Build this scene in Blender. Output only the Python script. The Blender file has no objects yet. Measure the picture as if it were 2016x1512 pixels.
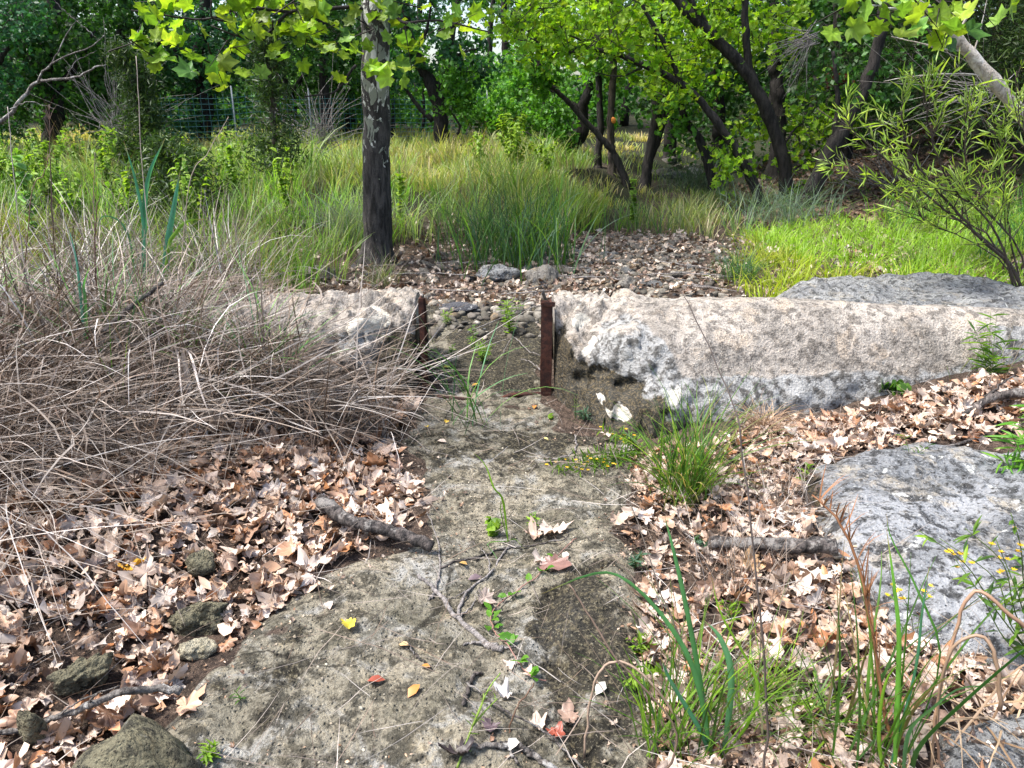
import bpy, bmesh, math, random
import numpy as np
R = math.radians
rng = np.random.default_rng(7)
random.seed(7)
sc = bpy.context.scene
COL = sc.collection

# ------------------------------------------------------------------ camera
F, CX, CY = 1514.0, 1008.0, 756.0
CH, PITCH = 1.55, R(20)
cp, sp = math.cos(PITCH), math.sin(PITCH)
cam = bpy.data.objects.new('camera', bpy.data.cameras.new('camera'))
COL.objects.link(cam)
cam.location = (0, 0, CH)
cam.rotation_euler = (R(70), 0, 0)
cam.data.sensor_width = 36
cam.data.lens = F / 2016 * 36
cam.data.clip_start = 0.05
cam.data.clip_end = 500
sc.camera = cam

def ray(px, py):
    xc, yc = (px - CX) / F, -(py - CY) / F
    return np.array([xc, cp + sp * yc, -sp + cp * yc])
def at_y(px, py, Y):
    d = ray(px, py); t = Y / d[1]
    return np.array([0, 0, CH]) + d * t
def at_z(px, py, z):
    d = ray(px, py); t = (z - CH) / d[2]
    return np.array([0, 0, CH]) + d * t

# ------------------------------------------------------------------ noise
def _hash(ix, iy, iz, s):
    h = (ix.astype(np.int64) * 374761393 + iy.astype(np.int64) * 668265263 + iz.astype(np.int64) * 2147483647 + s * 1274126177) & 0xffffffff
    h = ((h ^ (h >> 13)) * 1274126177) & 0xffffffff
    h = ((h ^ (h >> 16)) * 2246822519) & 0xffffffff
    return ((h ^ (h >> 15)) & 0xffff) / 65535.0
def vnoise(p, s=0):
    i = np.floor(p); f = p - i; f = f * f * (3 - 2 * f)
    x, y, z = i[..., 0], i[..., 1], i[..., 2]
    fx, fy, fz = f[..., 0], f[..., 1], f[..., 2]
    r = 0
    for dx in (0, 1):
        for dy in (0, 1):
            for dz in (0, 1):
                w = (fx if dx else 1 - fx) * (fy if dy else 1 - fy) * (fz if dz else 1 - fz)
                r = r + w * _hash(x + dx, y + dy, z + dz, s)
    return r * 2 - 1
def fbm(p, sc_=1.0, oct=4, s=0, gain=.5):
    p = np.asarray(p, float) * sc_
    a, r = 1.0, 0
    for k in range(oct):
        r = r + a * vnoise(p + k * 17.3, s + k); p = p * 2.03; a *= gain
    return r
def fbm2(x, y, sc_=1.0, oct=4, s=0, gain=.5):
    return fbm(np.stack([x, y, np.zeros_like(x)], -1), sc_, oct, s, gain)
def sm(x, a, b):
    t = np.clip((x - a) / (b - a), 0, 1); return t * t * (3 - 2 * t)

# ------------------------------------------------------------------ polygons on the ground
def psdf(x, y, poly):
    """signed distance to a closed polygon, negative inside"""
    x = np.asarray(x, float); y = np.asarray(y, float)
    d = np.full(x.shape, 1e9); ins = np.zeros(x.shape, bool)
    n = len(poly)
    for i in range(n):
        ax, ay = poly[i]; bx, by = poly[(i + 1) % n]
        ex, ey = bx - ax, by - ay
        t = np.clip(((x - ax) * ex + (y - ay) * ey) / (ex * ex + ey * ey + 1e-12), 0, 1)
        d = np.minimum(d, np.hypot(x - ax - t * ex, y - ay - t * ey))
        c = (ay > y) != (by > y)
        ins ^= c & (x < (bx - ax) * (y - ay) / (by - ay + 1e-12) + ax)
    return np.where(ins, -d, d)
def pdist(x, y, line):
    d = np.full(np.shape(x), 1e9)
    for (ax, ay), (bx, by) in zip(line[:-1], line[1:]):
        ex, ey = bx - ax, by - ay
        t = np.clip(((x - ax) * ex + (y - ay) * ey) / (ex * ex + ey * ey), 0, 1)
        d = np.minimum(d, np.hypot(x - ax - t * ex, y - ay - t * ey))
    return d
def gpoly(pts, z=0.0):
    return [tuple(at_z(px, py, z)[:2]) for px, py in pts]

CHAN = gpoly([(150, 1560), (330, 1420), (400, 1330), (520, 1230), (700, 1110), (850, 1065), (830, 960), (790, 870), (820, 800), (845, 770), (838, 700), (800, 640), (1100, 640), (1072, 700), (1075, 790),
              (1110, 845), (1260, 870), (1255, 960), (1235, 1050), (1260, 1120), (1280, 1250), (1285, 1400), (1290, 1560)])
CRACK = gpoly([(1180, 1130), (1075, 1190), (1082, 1290), (1110, 1390), (1150, 1480), (1180, 1540)])
SLAB = gpoly([(1585, 900), (1680, 868), (1800, 862), (2016, 885), (2250, 900), (2300, 1330), (2016, 1300), (1860, 1240), (1760, 1205), (1660, 1150), (1630, 1060), (1600, 1000)], .1)
MOUND = at_z(1180, 1290, 0)[:2]

def H(x, y):
    x = np.asarray(x, float); y = np.asarray(y, float)
    d = psdf(x, y, CHAN)
    front = 1 - sm(y, 4.3, 4.7)
    left = sm(-x, .1, .5)
    h = front * left * (.16 * sm(d, 0, .9) + .12 * sm(-x, 1.2, 3))
    h = h + front * (1 - left) * (.02 * sm(d, 0, .3) + .25 * sm(x, 1.35, 2.9) * sm(y, 2.6, 3.7) + .015 * sm(x, .6, 1.4))
    # channel rock itself
    inside = sm(-d, -.03, .12)
    chan = .026 * fbm2(x, y, 2.3, 5, 3) + .016 * np.abs(fbm2(x, y, 9, 4, 5)) - .010 * np.clip(fbm2(x, y, 26, 3, 6), 0, 1)
    ledge = .025 * sm(fbm2(x, y, 1.6, 3, 11), -.1, .05)
    h = h + inside * (chan + ledge * (y < 3.2)) * front
    wx = .07 * fbm2(x, y, 6, 4, 15)
    m = np.exp(-(((x - MOUND[0] + wx) / .17) ** 2 + ((y - MOUND[1] + wx) / .42) ** 2)) * (1 + .6 * fbm2(x, y, 7, 4, 17))
    h = h + m * .03
    ck = pdist(x, y, CRACK)
    h = h - .03 * np.exp(-(ck / .03) ** 2) * front
    # step up behind the sill, creek bed, meadow bank
    back = sm(y, 4.12, 4.2)
    inch = sm(-d, -.05, .05)
    h = h + .035 * back * inch * (y < 5.5)
    bk = sm(y, 4.4, 5.6)
    h = h + bk * (.12 + .015 * np.clip(y - 5, 0, 60))
    creek_c = .6 + (y - 6) * .36                        # dry bed wanders back to the right
    cd = np.abs(x - creek_c) - 1.1
    bank = sm(y + .25 * np.sin(x * 1.7), 7.4, 9.4)
    off_l = sm(-(x - creek_c), .7, 1.8)
    h = h + bank * off_l * .32
    off_r = sm(x - creek_c, 1.2, 2.2) * sm(y, 5, 7)
    h = h + off_r * .08 + sm(y, 9.2, 13) * sm(x - creek_c, .8, 4.2) * .7 + sm(y, 9, 14) * sm(x - creek_c, 3, 9) * .8
    h = h + sm(x, 5.5, 14) * 1.5 * sm(y, 6, 12)
    h = h + np.clip(y - 26, 0, 100) * .035
    h = h + np.clip(-x - 14, 0, 60) * .08
    soft = .02 * fbm2(x, y, 1.7, 4, 21) * (1 - inside * front)
    return h + soft + .06 * fbm2(x, y, .35, 3, 33) * sm(y, 6, 12)
def g(px, py):
    """the ground point seen at a pixel"""
    d = ray(px, py); t = np.concatenate([np.arange(1, 12, .02), np.arange(12, 60, .1)])
    P = np.array([0, 0, CH]) + d[None] * t[:, None]
    k = np.nonzero(P[:, 2] < H(P[:, 0], P[:, 1]))[0]
    p = P[k[0]] if len(k) else P[-1]
    p[2] = float(H(p[0], p[1])); return p
def gh(px, py, h):
    """the point at height h above the ground that a pixel sees"""
    d = ray(px, py); t = np.concatenate([np.arange(1, 12, .01), np.arange(12, 60, .1)])
    P = np.array([0, 0, CH]) + d[None] * t[:, None]
    k = np.nonzero(P[:, 2] < H(P[:, 0], P[:, 1]) + h)[0]
    p = P[k[0]] if len(k) else P[-1]
    p[2] = float(H(p[0], p[1])) + h; return p
def gat(px, Y):
    """ground point at depth Y under pixel column px"""
    X = (px - CX) / F * (Y * cp + .9 * sp)
    return np.array([X, Y, float(H(X, Y))])

# ------------------------------------------------------------------ mesh helpers
def tag(o, label=None, cat=None, group=None, kind=None):
    if label: o['label'] = label
    if cat: o['category'] = cat
    if group: o['group'] = group
    if kind: o['kind'] = kind
    return o
def empty(name, loc):
    o = bpy.data.objects.new(name, None); COL.objects.link(o); o.location = [float(v) for v in loc]
    o.empty_display_size = .1
    return o
def mk(name, V, F_, mat, col=None, parent=None, base=None, smooth=True, attr=None):
    """V (n,3); F_ a list of integer arrays (m,k); one mesh object.  With a parent, or base, vertices become local to it."""
    V = np.asarray(V, np.float32)
    if parent is not None: V = V - np.array(parent.location, np.float32)
    elif base is not None: V = V - np.asarray(base, np.float32)
    me = bpy.data.meshes.new(name)
    Fs = [np.asarray(f, np.int32) for f in (F_ if isinstance(F_, list) else [F_]) if len(f)]
    me.vertices.add(len(V)); me.vertices.foreach_set('co', V.ravel())
    nl = sum(f.size for f in Fs); npoly = sum(len(f) for f in Fs)
    me.loops.add(nl); me.polygons.add(npoly)
    me.loops.foreach_set('vertex_index', np.concatenate([f.ravel() for f in Fs]))
    tot = np.concatenate([np.full(len(f), f.shape[1], np.int32) for f in Fs])
    st = np.concatenate([[0], np.cumsum(tot)[:-1]]).astype(np.int32)
    me.polygons.foreach_set('loop_start', st)
    try: me.polygons.foreach_set('loop_total', tot)
    except Exception: pass
    if smooth: me.polygons.foreach_set('use_smooth', np.ones(npoly, bool))
    if col is not None:
        a = me.color_attributes.new('Col', 'FLOAT_COLOR', 'POINT')
        c = np.ones((len(V), 4), np.float32); c[:, :3] = col; a.data.foreach_set('color', c.ravel())
    for k, v in (attr or {}).items():
        a = me.color_attributes.new(k, 'FLOAT_COLOR', 'POINT')
        c = np.ones((len(V), 4), np.float32); c[:, :3] = v; a.data.foreach_set('color', c.ravel())
    me.update(calc_edges=True); me.validate()
    if mat: me.materials.append(mat)
    o = bpy.data.objects.new(name, me); COL.objects.link(o)
    if parent is not None: o.parent = parent
    elif base is not None: o.location = [float(v) for v in base]
    return o
class Acc:
    def __init__(s): s.V, s.F, s.C, s.n = [], [], [], 0
    def add(s, V, Fs, C):
        V = np.asarray(V, np.float32)
        s.V.append(V); s.C.append(np.broadcast_to(np.asarray(C, np.float32), (len(V), 3)))
        for f in (Fs if isinstance(Fs, list) else [Fs]): s.F.append(np.asarray(f) + s.n)
        s.n += len(V)
    def build(s, name, mat, parent=None, base=None, smooth=True):
        by = {}
        for f in s.F:
            if len(f): by.setdefault(f.shape[1], []).append(f)
        return mk(name, np.concatenate(s.V), [np.concatenate(v) for v in by.values()], mat, np.concatenate(s.C), parent, base, smooth)
def scatter(T, M, P, C):
    """template T=(V,[F],shade) under N matrices M, at P, with colours C"""
    V, Fs, sh = T
    N = len(P); nv = len(V)
    out = np.einsum('nij,vj->nvi', M, V) + P[:, None, :]
    off = (np.arange(N) * nv)[:, None, None]
    F2 = [(f[None] + off).reshape(-1, f.shape[1]) for f in Fs]
    cc = C[:, None, :] * sh[None, :, None]
    return out.reshape(-1, 3), F2, cc.reshape(-1, 3)
def frames(nrm, spin, size):
    n = nrm / np.linalg.norm(nrm, axis=1, keepdims=True)
    a = np.where(np.abs(n[:, 2:3]) < .9, [[0, 0, 1.]], [[1., 0, 0]])
    u = np.cross(a, n); u /= np.linalg.norm(u, axis=1, keepdims=True)
    v = np.cross(n, u)
    c, s = np.cos(spin)[:, None], np.sin(spin)[:, None]
    x = u * c + v * s; y = -u * s + v * c
    sz = np.asarray(size)
    if sz.ndim == 1: sz = sz[:, None]
    return np.stack([x * sz, y * sz, n * sz], 2)
def pal(cols, n, jit=.15):
    c = np.array(cols)[rng.integers(0, len(cols), n)]
    c2 = np.array(cols)[rng.integers(0, len(cols), n)]
    t = rng.random((n, 1)) * .5
    return np.clip((c * (1 - t) + c2 * t) * (1 + rng.normal(0, jit, (n, 1))), .004, 1)

# leaf templates --------------------------------------------------------------
def T_diamond(w=.32, fold=.08):
    V = np.array([[0, -.5, 0], [w, 0, fold], [0, .5, 0], [-w, 0, fold]])
    return V, [np.array([[0, 1, 2], [0, 2, 3]])], np.array([.9, 1, 1.05, 1])
def T_oval(w=.28, fold=.07, bend=.1):
    V = np.array([[0, -.5, -bend], [w, -.12, fold], [w * .75, .22, fold], [0, .5, -bend], [-w * .75, .22, fold], [-w, -.12, fold], [0, 0, 0.02]])
    Fq = np.array([[0, 1, 6], [1, 2, 6], [2, 3, 6], [3, 4, 6], [4, 5, 6], [5, 0, 6]])
    return V, [Fq], np.array([.95, 1, 1, 1.05, 1, 1, .9])
def T_lobed(curl=0.0, roll=0.0, seed=0, fine=True):
    """sycamore leaf: five toothed lobes, optionally curled as a dry leaf"""
    r = np.random.default_rng(seed)
    tips = np.radians([90, 38, 142, -12, 192]); L = np.array([.62, .56, .56, .44, .44])
    if seed < 30: L = L * r.uniform(.5, 1.12, 5)
    ang, rad, vein = [], [], []
    A = np.linspace(-90, 270, 30 if fine else 18, endpoint=False)
    key = sorted(set(list(np.round(A)) + [90, 38, 142, -12, 192]))
    for a in key:
        t = math.radians(a)
        dd = [abs((t - q + math.pi) % (2 * math.pi) - math.pi) for q in tips]
        k = int(np.argmin(dd)); e = dd[k]
        rr = L[k] * (1 - .36 * min(e / .46, 1) ** .9)
        rr = max(rr, .2 if -60 > a or a > 240 else .24)
        if a in (-90,): rr = .12
        rr *= 1 + r.uniform(-.16, .14)
        ang.append(t); rad.append(rr); vein.append(1.22 if e < .05 else .92)
    ang = np.array(ang); rad = np.array(rad); n = len(ang)
    out = np.stack([np.cos(ang) * rad, np.sin(ang) * rad, np.zeros(n)], 1)
    mid = out * .5
    V = np.concatenate([[[0, -.02, 0]], mid, out]); V[:, 1] += -.1
    i = np.arange(n); j = (i + 1) % n
    Ft = np.stack([np.zeros(n, int), 1 + i, 1 + j], 1)
    Fq = np.stack([1 + i, 1 + n + i, 1 + n + j, 1 + j], 1)
    rr = np.hypot(V[:, 0], V[:, 1])
    V[:, 2] = .09 * rr * np.sin(3 * np.arctan2(V[:, 1], V[:, 0]) + r.uniform(0, 6)) * (1 + curl) + curl * (rr ** 2) * 1.1
    V[:, 2] += r.normal(0, .028 * (1 + abs(curl)), len(V)) * (rr > .1)
    V[:, :2] *= 1 + r.normal(0, .05, (len(V), 1))
    if roll > 0:
        th = r.uniform(0, math.pi); c, s = math.cos(th), math.sin(th)
        a = V[:, 0] * c + V[:, 1] * s; b = -V[:, 0] * s + V[:, 1] * c
        k = roll * 3.2
        na = np.sin(a * k) / k; nz = (1 - np.cos(a * k)) / k
        V[:, 0] = na * c - b * s; V[:, 1] = na * s + b * c; V[:, 2] += nz
    sh = np.concatenate([[1.05], np.array(vein), np.array(vein) * .97])
    return V, [Ft, Fq], sh
def T_blade(w=.06, bend=.15):
    V = np.array([[0, 0, 0], [w, .35, .01], [w * .8, .65, -bend * .3], [0, 1, -bend], [-w * .8, .65, -bend * .3], [-w, .35, .01]])
    return V, [np.array([[0, 1, 2, 3], [0, 3, 4, 5]])], np.array([.85, 1, 1, 1.1, 1, 1])

def ribbons(P, az, lean, droop, L, w, S=6, tipw=.1, power=1.4, floor=None, wav=0.0, flat=True, gutter=0.0):
    """N ribbons rooted at P: heading az, starting angle lean from vertical, droop added along the length"""
    N = len(P)
    pts = np.zeros((N, S + 1, 3)); pts[:, 0] = P
    az = az.copy()
    wob = rng.normal(0, 1, (N, S)) * wav
    for k in range(S):
        t = (k + .5) / S
        th = lean + droop * t ** power
        a = az + np.cumsum(wob, 1)[:, k]
        st = np.stack([np.sin(th) * np.cos(a), np.sin(th) * np.sin(a), np.cos(th)], 1) * (L / S)[:, None]
        pts[:, k + 1] = pts[:, k] + st
    if floor is not None:
        z = floor(pts[..., 0], pts[..., 1]) + .012 + .02 * rng.random((N, 1))
        low = pts[..., 2] < z
        low[:, 0] = False
        pts[..., 2] = np.where(low, z, pts[..., 2])
    tan = np.gradient(pts, axis=1); tan /= np.linalg.norm(tan, axis=2, keepdims=True) + 1e-9
    side = np.stack([-np.sin(az), np.cos(az), np.zeros(N)], 1)
    tw = rng.normal(0, .5, N)[:, None]
    up = np.stack([np.zeros(N), np.zeros(N), np.ones(N)], 1)
    side = side * np.cos(tw) + up * np.sin(tw)
    s = np.linspace(0, 1, S + 1)
    prof = np.where(s < .25, .6 + 1.6 * s, 1.0 - (1 - tipw) * ((s - .25) / .75) ** 1.6)
    hw = .5 * w[:, None] * prof[None]
    sd = side[:, None, :] - tan * np.einsum('nsi,ni->ns', tan, side)[..., None]
    sd /= np.linalg.norm(sd, axis=2, keepdims=True) + 1e-9
    A = pts - sd * hw[..., None]; B = pts + sd * hw[..., None]
    if gutter > 0:
        nr = np.cross(sd, tan)
        C = pts - nr * hw[..., None] * gutter
        V = np.stack([A, C, B], 2).reshape(-1, 3); m = 3
    else:
        V = np.stack([A, B], 2).reshape(-1, 3); m = 2
    n0 = (np.arange(N) * (S + 1) * m)[:, None] + (np.arange(S) * m)[None]
    Fs = []
    for q in range(m - 1):
        Fs.append(np.stack([n0 + q, n0 + q + 1, n0 + m + q + 1, n0 + m + q], -1).reshape(-1, 4))
    return V, Fs, (S + 1) * m
def tube(path, radii, n=8, cap=True, bump=0.0, seed=0):
    P = np.asarray(path, float); m = len(P)
    r = np.broadcast_to(np.asarray(radii, float), (m,))
    t = np.gradient(P, axis=0); t /= np.linalg.norm(t, axis=1, keepdims=True) + 1e-9
    u = np.cross(t[0], [0.31, .2, .93] if abs(t[0][2]) < .9 else [1., 0, 0]); u /= np.linalg.norm(u)
    V = []
    for i in range(m):
        u = u - t[i] * (u @ t[i]); u /= np.linalg.norm(u); v = np.cross(t[i], u)
        a = np.linspace(0, 2 * math.pi, n, endpoint=False)
        V.append(P[i] + r[i] * (np.cos(a)[:, None] * u + np.sin(a)[:, None] * v))
    V = np.concatenate(V)
    if bump > 0:
        c = np.repeat(P, n, 0); k = fbm(V, 9 / max(r.max() * 8, .2), 3, seed) * bump
        V = c + (V - c) * (1 + k)[:, None]
    i = np.arange(m - 1)[:, None] * n; j = np.arange(n)[None]; j2 = (j + 1) % n
    Fq = np.stack([i + j, i + j2, i + n + j2, i + n + j], -1).reshape(-1, 4)
    Fs = [Fq]
    if cap:
        V = np.concatenate([V, P[:1], P[-1:]])
        a = np.arange(n); b = (a + 1) % n; q = m * n
        Fs.append(np.concatenate([np.stack([b, a, np.full(n, q)], 1), np.stack([a + (m - 1) * n, b + (m - 1) * n, np.full(n, q + 1)], 1)]))
    return V, Fs
def smooth_path(P, n=24, wob=0.0, seed=0):
    """Catmull-Rom through the points"""
    P = np.asarray(P, float); m = len(P)
    Q = np.concatenate([[2 * P[0] - P[1]], P, [2 * P[-1] - P[-2]]])
    t = np.linspace(0, m - 1 - 1e-6, n); i = t.astype(int); f = (t - i)[:, None]
    a, b, c, d = Q[i], Q[i + 1], Q[i + 2], Q[i + 3]
    o = .5 * (2 * b + (c - a) * f + (2 * a - 5 * b + 4 * c - d) * f * f + (3 * b - a - 3 * c + d) * f ** 3)
    if wob > 0:
        r = np.random.default_rng(seed); w = r.normal(0, wob, o.shape); w[0] = 0
        o = o + w
    return o

# ------------------------------------------------------------------ materials
class NT:
    def __init__(s, name):
        s.m = bpy.data.materials.new(name); s.m.use_nodes = True
        s.t = s.m.node_tree; s.t.nodes.clear()
        s.out = s.t.nodes.new('ShaderNodeOutputMaterial')
    def n(s, typ, ins=None, **kw):
        nd = s.t.nodes.new('ShaderNode' + typ)
        for k, v in kw.items(): setattr(nd, k, v)
        for k, v in (ins or {}).items():
            if isinstance(v, bpy.types.NodeSocket): s.t.links.new(v, nd.inputs[k])
            else: nd.inputs[k].default_value = v
        return nd
    def mix(s, f, a, b, mode='MIX'):
        nd = s.t.nodes.new('ShaderNodeMix'); nd.data_type = 'RGBA'; nd.blend_type = mode
        for i, v in ((0, f), (6, a), (7, b)):
            if isinstance(v, bpy.types.NodeSocket): s.t.links.new(v, nd.inputs[i])
            else: nd.inputs[i].default_value = (*v, 1) if isinstance(v, tuple) and len(v) == 3 else v
        return nd.outputs[2]
    def ramp(s, f, lo, hi, a=0.0, b=1.0):
        nd = s.n('MapRange', {0: f, 1: lo, 2: hi, 3: a, 4: b}); nd.interpolation_type = 'SMOOTHSTEP'
        return nd.outputs[0]
    def math(s, op, a, b=0.0):
        return s.n('Math', {0: a, 1: b}, operation=op).outputs[0]
    def noise(s, vec, scale, detail=6, rough=.55, dist=0.0):
        return s.n('TexNoise', {'Vector': vec, 'Scale': scale, 'Detail': detail, 'Roughness': rough, 'Distortion': dist}).outputs[0]
    def vor(s, vec, scale, feature='F1'):
        return s.n('TexVoronoi', {'Vector': vec, 'Scale': scale}, feature=feature).outputs[0]
    def coord(s): return s.n('TexCoord').outputs['Object']
    def attr(s, name): return s.n('Attribute', attribute_name=name)
    def bump(s, h, strength, dist, normal=None):
        ins = {'Height': h, 'Strength': strength, 'Distance': dist}
        if normal: ins['Normal'] = normal
        return s.n('Bump', ins).outputs[0]
    def pbr(s, col, rough, normal=None, spec=.4):
        ins = {'Base Color': col if isinstance(col, bpy.types.NodeSocket) else (*col, 1), 'Roughness': rough, 'Specular IOR Level': spec}
        if normal: ins['Normal'] = normal
        b = s.n('BsdfPrincipled', ins)
        s.t.links.new(b.outputs[0], s.out.inputs[0]); return s.m

def leaf_mat(name, trans=.4, tint=(1.18, 1.18, .4), spec=.35, rough=.45, nscale=30):
    t = NT(name); a = t.attr('Col').outputs['Color']
    v = t.coord(); nz = t.noise(v, nscale, 4)
    col = t.mix(t.ramp(nz, .3, .7, .0, .55), a, t.mix(1.0, a, (.62, .6, .55), 'MULTIPLY'))
    b = t.n('BsdfPrincipled', {'Base Color': col, 'Roughness': rough, 'Specular IOR Level': spec})
    if trans > 0:
        tr = t.n('BsdfTranslucent', {'Color': t.mix(1.0, col, tint, 'MULTIPLY')})
        mx = t.n('MixShader', {0: trans, 1: b.outputs[0], 2: tr.outputs[0]})
        t.t.links.new(mx.outputs[0], t.out.inputs[0])
    else: t.t.links.new(b.outputs[0], t.out.inputs[0])
    return t.m

def rock_mat(name, light, mid, dark, stain=.5, scale=1.0, pit=.5, warm=None, bump=.6, use_attr=False, lichen=(.62, .62, .58), algae_and_shade=(.028, .024, .014), lich=.15):
    t = NT(name); v = t.coord()
    n1 = t.noise(v, 2.2 * scale, 8, .62); n2 = t.noise(v, 14 * scale, 8, .65); n3 = t.noise(v, 55 * scale, 5, .6)
    vo = t.vor(v, 46 * scale); n4 = t.noise(v, 5.5 * scale, 7, .7, .6)
    c = t.mix(t.ramp(n1, .38, .62), light, mid)
    if warm: c = t.mix(t.ramp(n4, .5, .68, 0, .8), c, warm)
    c = t.mix(t.ramp(n2, .48, .6, 0, stain), c, dark)
    c = t.mix(t.ramp(t.noise(v, 4.2 * scale, 8, .72, .8), .52, .64, 0, stain * .6), c, t.mix(1.0, mid, (.5, .49, .46), 'MULTIPLY'))
    c = t.mix(t.ramp(n3, .52, .68, 0, stain * 1.1), c, t.mix(1.0, c, (.3, .28, .25), 'MULTIPLY'))
    c = t.mix(t.ramp(t.noise(v, 9 * scale, 6, .7, .3), .6, .66, 0, lich * 4), c, lichen)
    c = t.mix(t.ramp(t.math('ADD', vo, t.math('MULTIPLY', n2, .5)), .22, .40, pit, 0), c, dark)
    c = t.mix(t.ramp(t.noise(v, 100 * scale, 3, .6), .56, .68, 0, .5), c, (light[0] * 1.5, light[1] * 1.5, light[2] * 1.5))
    rough = .85
    if use_attr:
        a = t.n('SeparateColor', {0: t.attr('Zone').outputs['Color']})
        e3 = t.math('ADD', a.outputs[0], t.math('MULTIPLY', t.math('SUBTRACT', n4, .5), .9))
        gr = t.mix(t.ramp(n2, .44, .6), (.33, .325, .31), (.085, .08, .072))
        gr = t.mix(t.ramp(t.noise(v, 20, 6, .7), .56, .66), gr, (.40, .40, .39))
        c = t.mix(t.ramp(e3, .4, .6), c, gr)
        wv = t.n('VectorMath', {0: v, 1: t.n('VectorMath', {0: t.n('TexNoise', {'Vector': v, 'Scale': 6.0, 'Detail': 5}).outputs[1], 3: .16}, operation='SCALE').outputs[0]}, operation='ADD').outputs[0]
        ck = t.vor(wv, 2.3, 'DISTANCE_TO_EDGE')
        cm = t.math('MULTIPLY', t.ramp(ck, .004, .014, 1, 0), t.ramp(n1, .45, .55))
        c = t.mix(t.math('MULTIPLY', cm, .4), c, (.05, .045, .036))
        e = t.math('ADD', a.outputs[1], t.math('MULTIPLY', t.math('SUBTRACT', n2, .5), 1.1))
        al = t.mix(t.ramp(n3, .45, .66), (algae_and_shade[0] * .7, algae_and_shade[1] * .7, algae_and_shade[2] * .7), (algae_and_shade[0] * 4.6, algae_and_shade[1] * 4.0, algae_and_shade[2] * 3.4))  # tone for real algae and for the wall's painted shade
        c = t.mix(t.ramp(e, .35, .62, 0, .92), c, al)
        e2 = t.math('ADD', a.outputs[2], t.math('MULTIPLY', t.math('SUBTRACT', n4, .5), 1.0))
        c = t.mix(t.ramp(e2, .42, .56), c, t.mix(t.ramp(n3, .5, .75), (.58, .54, .46), (.30, .275, .24)))
    h = t.math('ADD', t.math('MULTIPLY', n2, 1.0), t.math('MULTIPLY', n3, .45))
    h = t.math('ADD', h, t.math('MULTIPLY', t.ramp(vo, 0, .25), .3))
    nb = t.bump(h, min(bump * 1.4, 1), .05)
    return t.pbr(c, rough, nb, .3)

def bark_mat(name, a, b, scale=1.0, lich=None, flakes=False):
    t = NT(name); v = t.coord()
    st = t.n('Mapping', {'Vector': v, 'Scale': (1, 1, .22)}).outputs[0]
    n1 = t.noise(st, 26 * scale, 7, .65, .4); n2 = t.noise(v, 60 * scale, 5)
    c = t.mix(t.ramp(n1, .35, .65), a, b)
    c = t.mix(t.ramp(n2, .5, .75, 0, .6), c, t.mix(1.0, c, (.35, .33, .3), 'MULTIPLY'))
    if lich: c = t.mix(t.ramp(t.noise(v, 6 * scale, 6, .7), .52, .6, 0, .8), c, lich)
    if flakes:
        m2 = t.n('Mapping', {'Vector': v, 'Scale': (1, 1, .55)}).outputs[0]
        f = t.noise(m2, 12, 5, .6, .9)
        z = t.n('SeparateXYZ', {0: v}).outputs[2]
        thr = t.math('ADD', f, t.ramp(z, .35, 1.9, -.17, .03))
        f2 = t.noise(m2, 15, 4, .5, .5)
        pale = t.mix(t.ramp(f2, .44, .5), (.56, .55, .49), (.22, .23, .18))
        c = t.mix(t.ramp(thr, .5, .515), c, pale)
    nb = t.bump(t.math('ADD', n1, t.math('MULTIPLY', n2, .3)), .8, .03)
    return t.pbr(c, .85, nb, .25)

M = {}
M['leaf'] = leaf_mat('broad_leaf', .5)
M['leaf_dark'] = leaf_mat('evergreen_leaf', .4, (1.0, 1.15, .45), .3)
M['blade'] = leaf_mat('grass_blade', .5, (1.1, 1.15, .5), .3, .45, 12)
M['dry'] = leaf_mat('dry_stalk', .12, (1, .9, .75), .35, .5, 18)
M['litter'] = leaf_mat('dry_leaf', .12, (1.1, .8, .5), .45, .45, 26)
M['petal'] = leaf_mat('petal', .3, (1, .9, .4))
M['chan'] = None
M['concrete'] = rock_mat('weathered_concrete', (.41, .365, .315), (.26, .232, .20), (.07, .06, .05), .7, 1.5, .4, (.44, .35, .26), .5, True, lich=.05)
M['lime'] = rock_mat('grey_limestone', (.36, .36, .35), (.21, .215, .22), (.045, .045, .043), .85, 1.9, .85, (.38, .33, .25), .7, lich=.22)
M['lime_alg'] = rock_mat('lichened_limestone', (.32, .325, .335), (.18, .187, .195), (.04, .04, .04), .95, 1.1, .85, (.40, .34, .25), .7, True, lich=.22)
M['mossrock'] = rock_mat('mossy_stone', (.21, .19, .12), (.12, .11, .07), (.03, .028, .02), .8, 1.6, .7, (.24, .19, .10), .9, lich=.05)
M['cobble'] = rock_mat('cobble_stone', (.27, .245, .21), (.13, .12, .105), (.05, .047, .04), .6, 2.2, .4, (.36, .28, .17), .6, lich=.1)
M['palestone'] = rock_mat('pale_stone', (.52, .47, .34), (.40, .36, .25), (.14, .12, .07), .5, 2.2, .5, (.45, .38, .22), .7, lich=.05)
M['slate'] = rock_mat('dark_slab', (.10, .10, .11), (.06, .06, .07), (.02, .02, .02), .5, 2, .3)
M['bark_syc'] = bark_mat('sycamore_bark', (.075, .066, .06), (.018, .016, .014), 1, None, True)
M['bark'] = bark_mat('rough_bark', (.095, .075, .058), (.028, .022, .018), 1)
M['bark_dark'] = bark_mat('black_bark', (.045, .038, .034), (.014, .012, .011), 1)
M['bark_pale'] = bark_mat('pale_bark', (.55, .50, .43), (.30, .26, .22), 1, (.6, .57, .52))
M['deadwood'] = bark_mat('dead_wood', (.22, .20, .18), (.06, .05, .045), 2.2, (.4, .39, .37))
M['rotwood'] = bark_mat('rotten_wood', (.13, .11, .10), (.02, .018, .017), 2, (.26, .24, .22))
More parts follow.
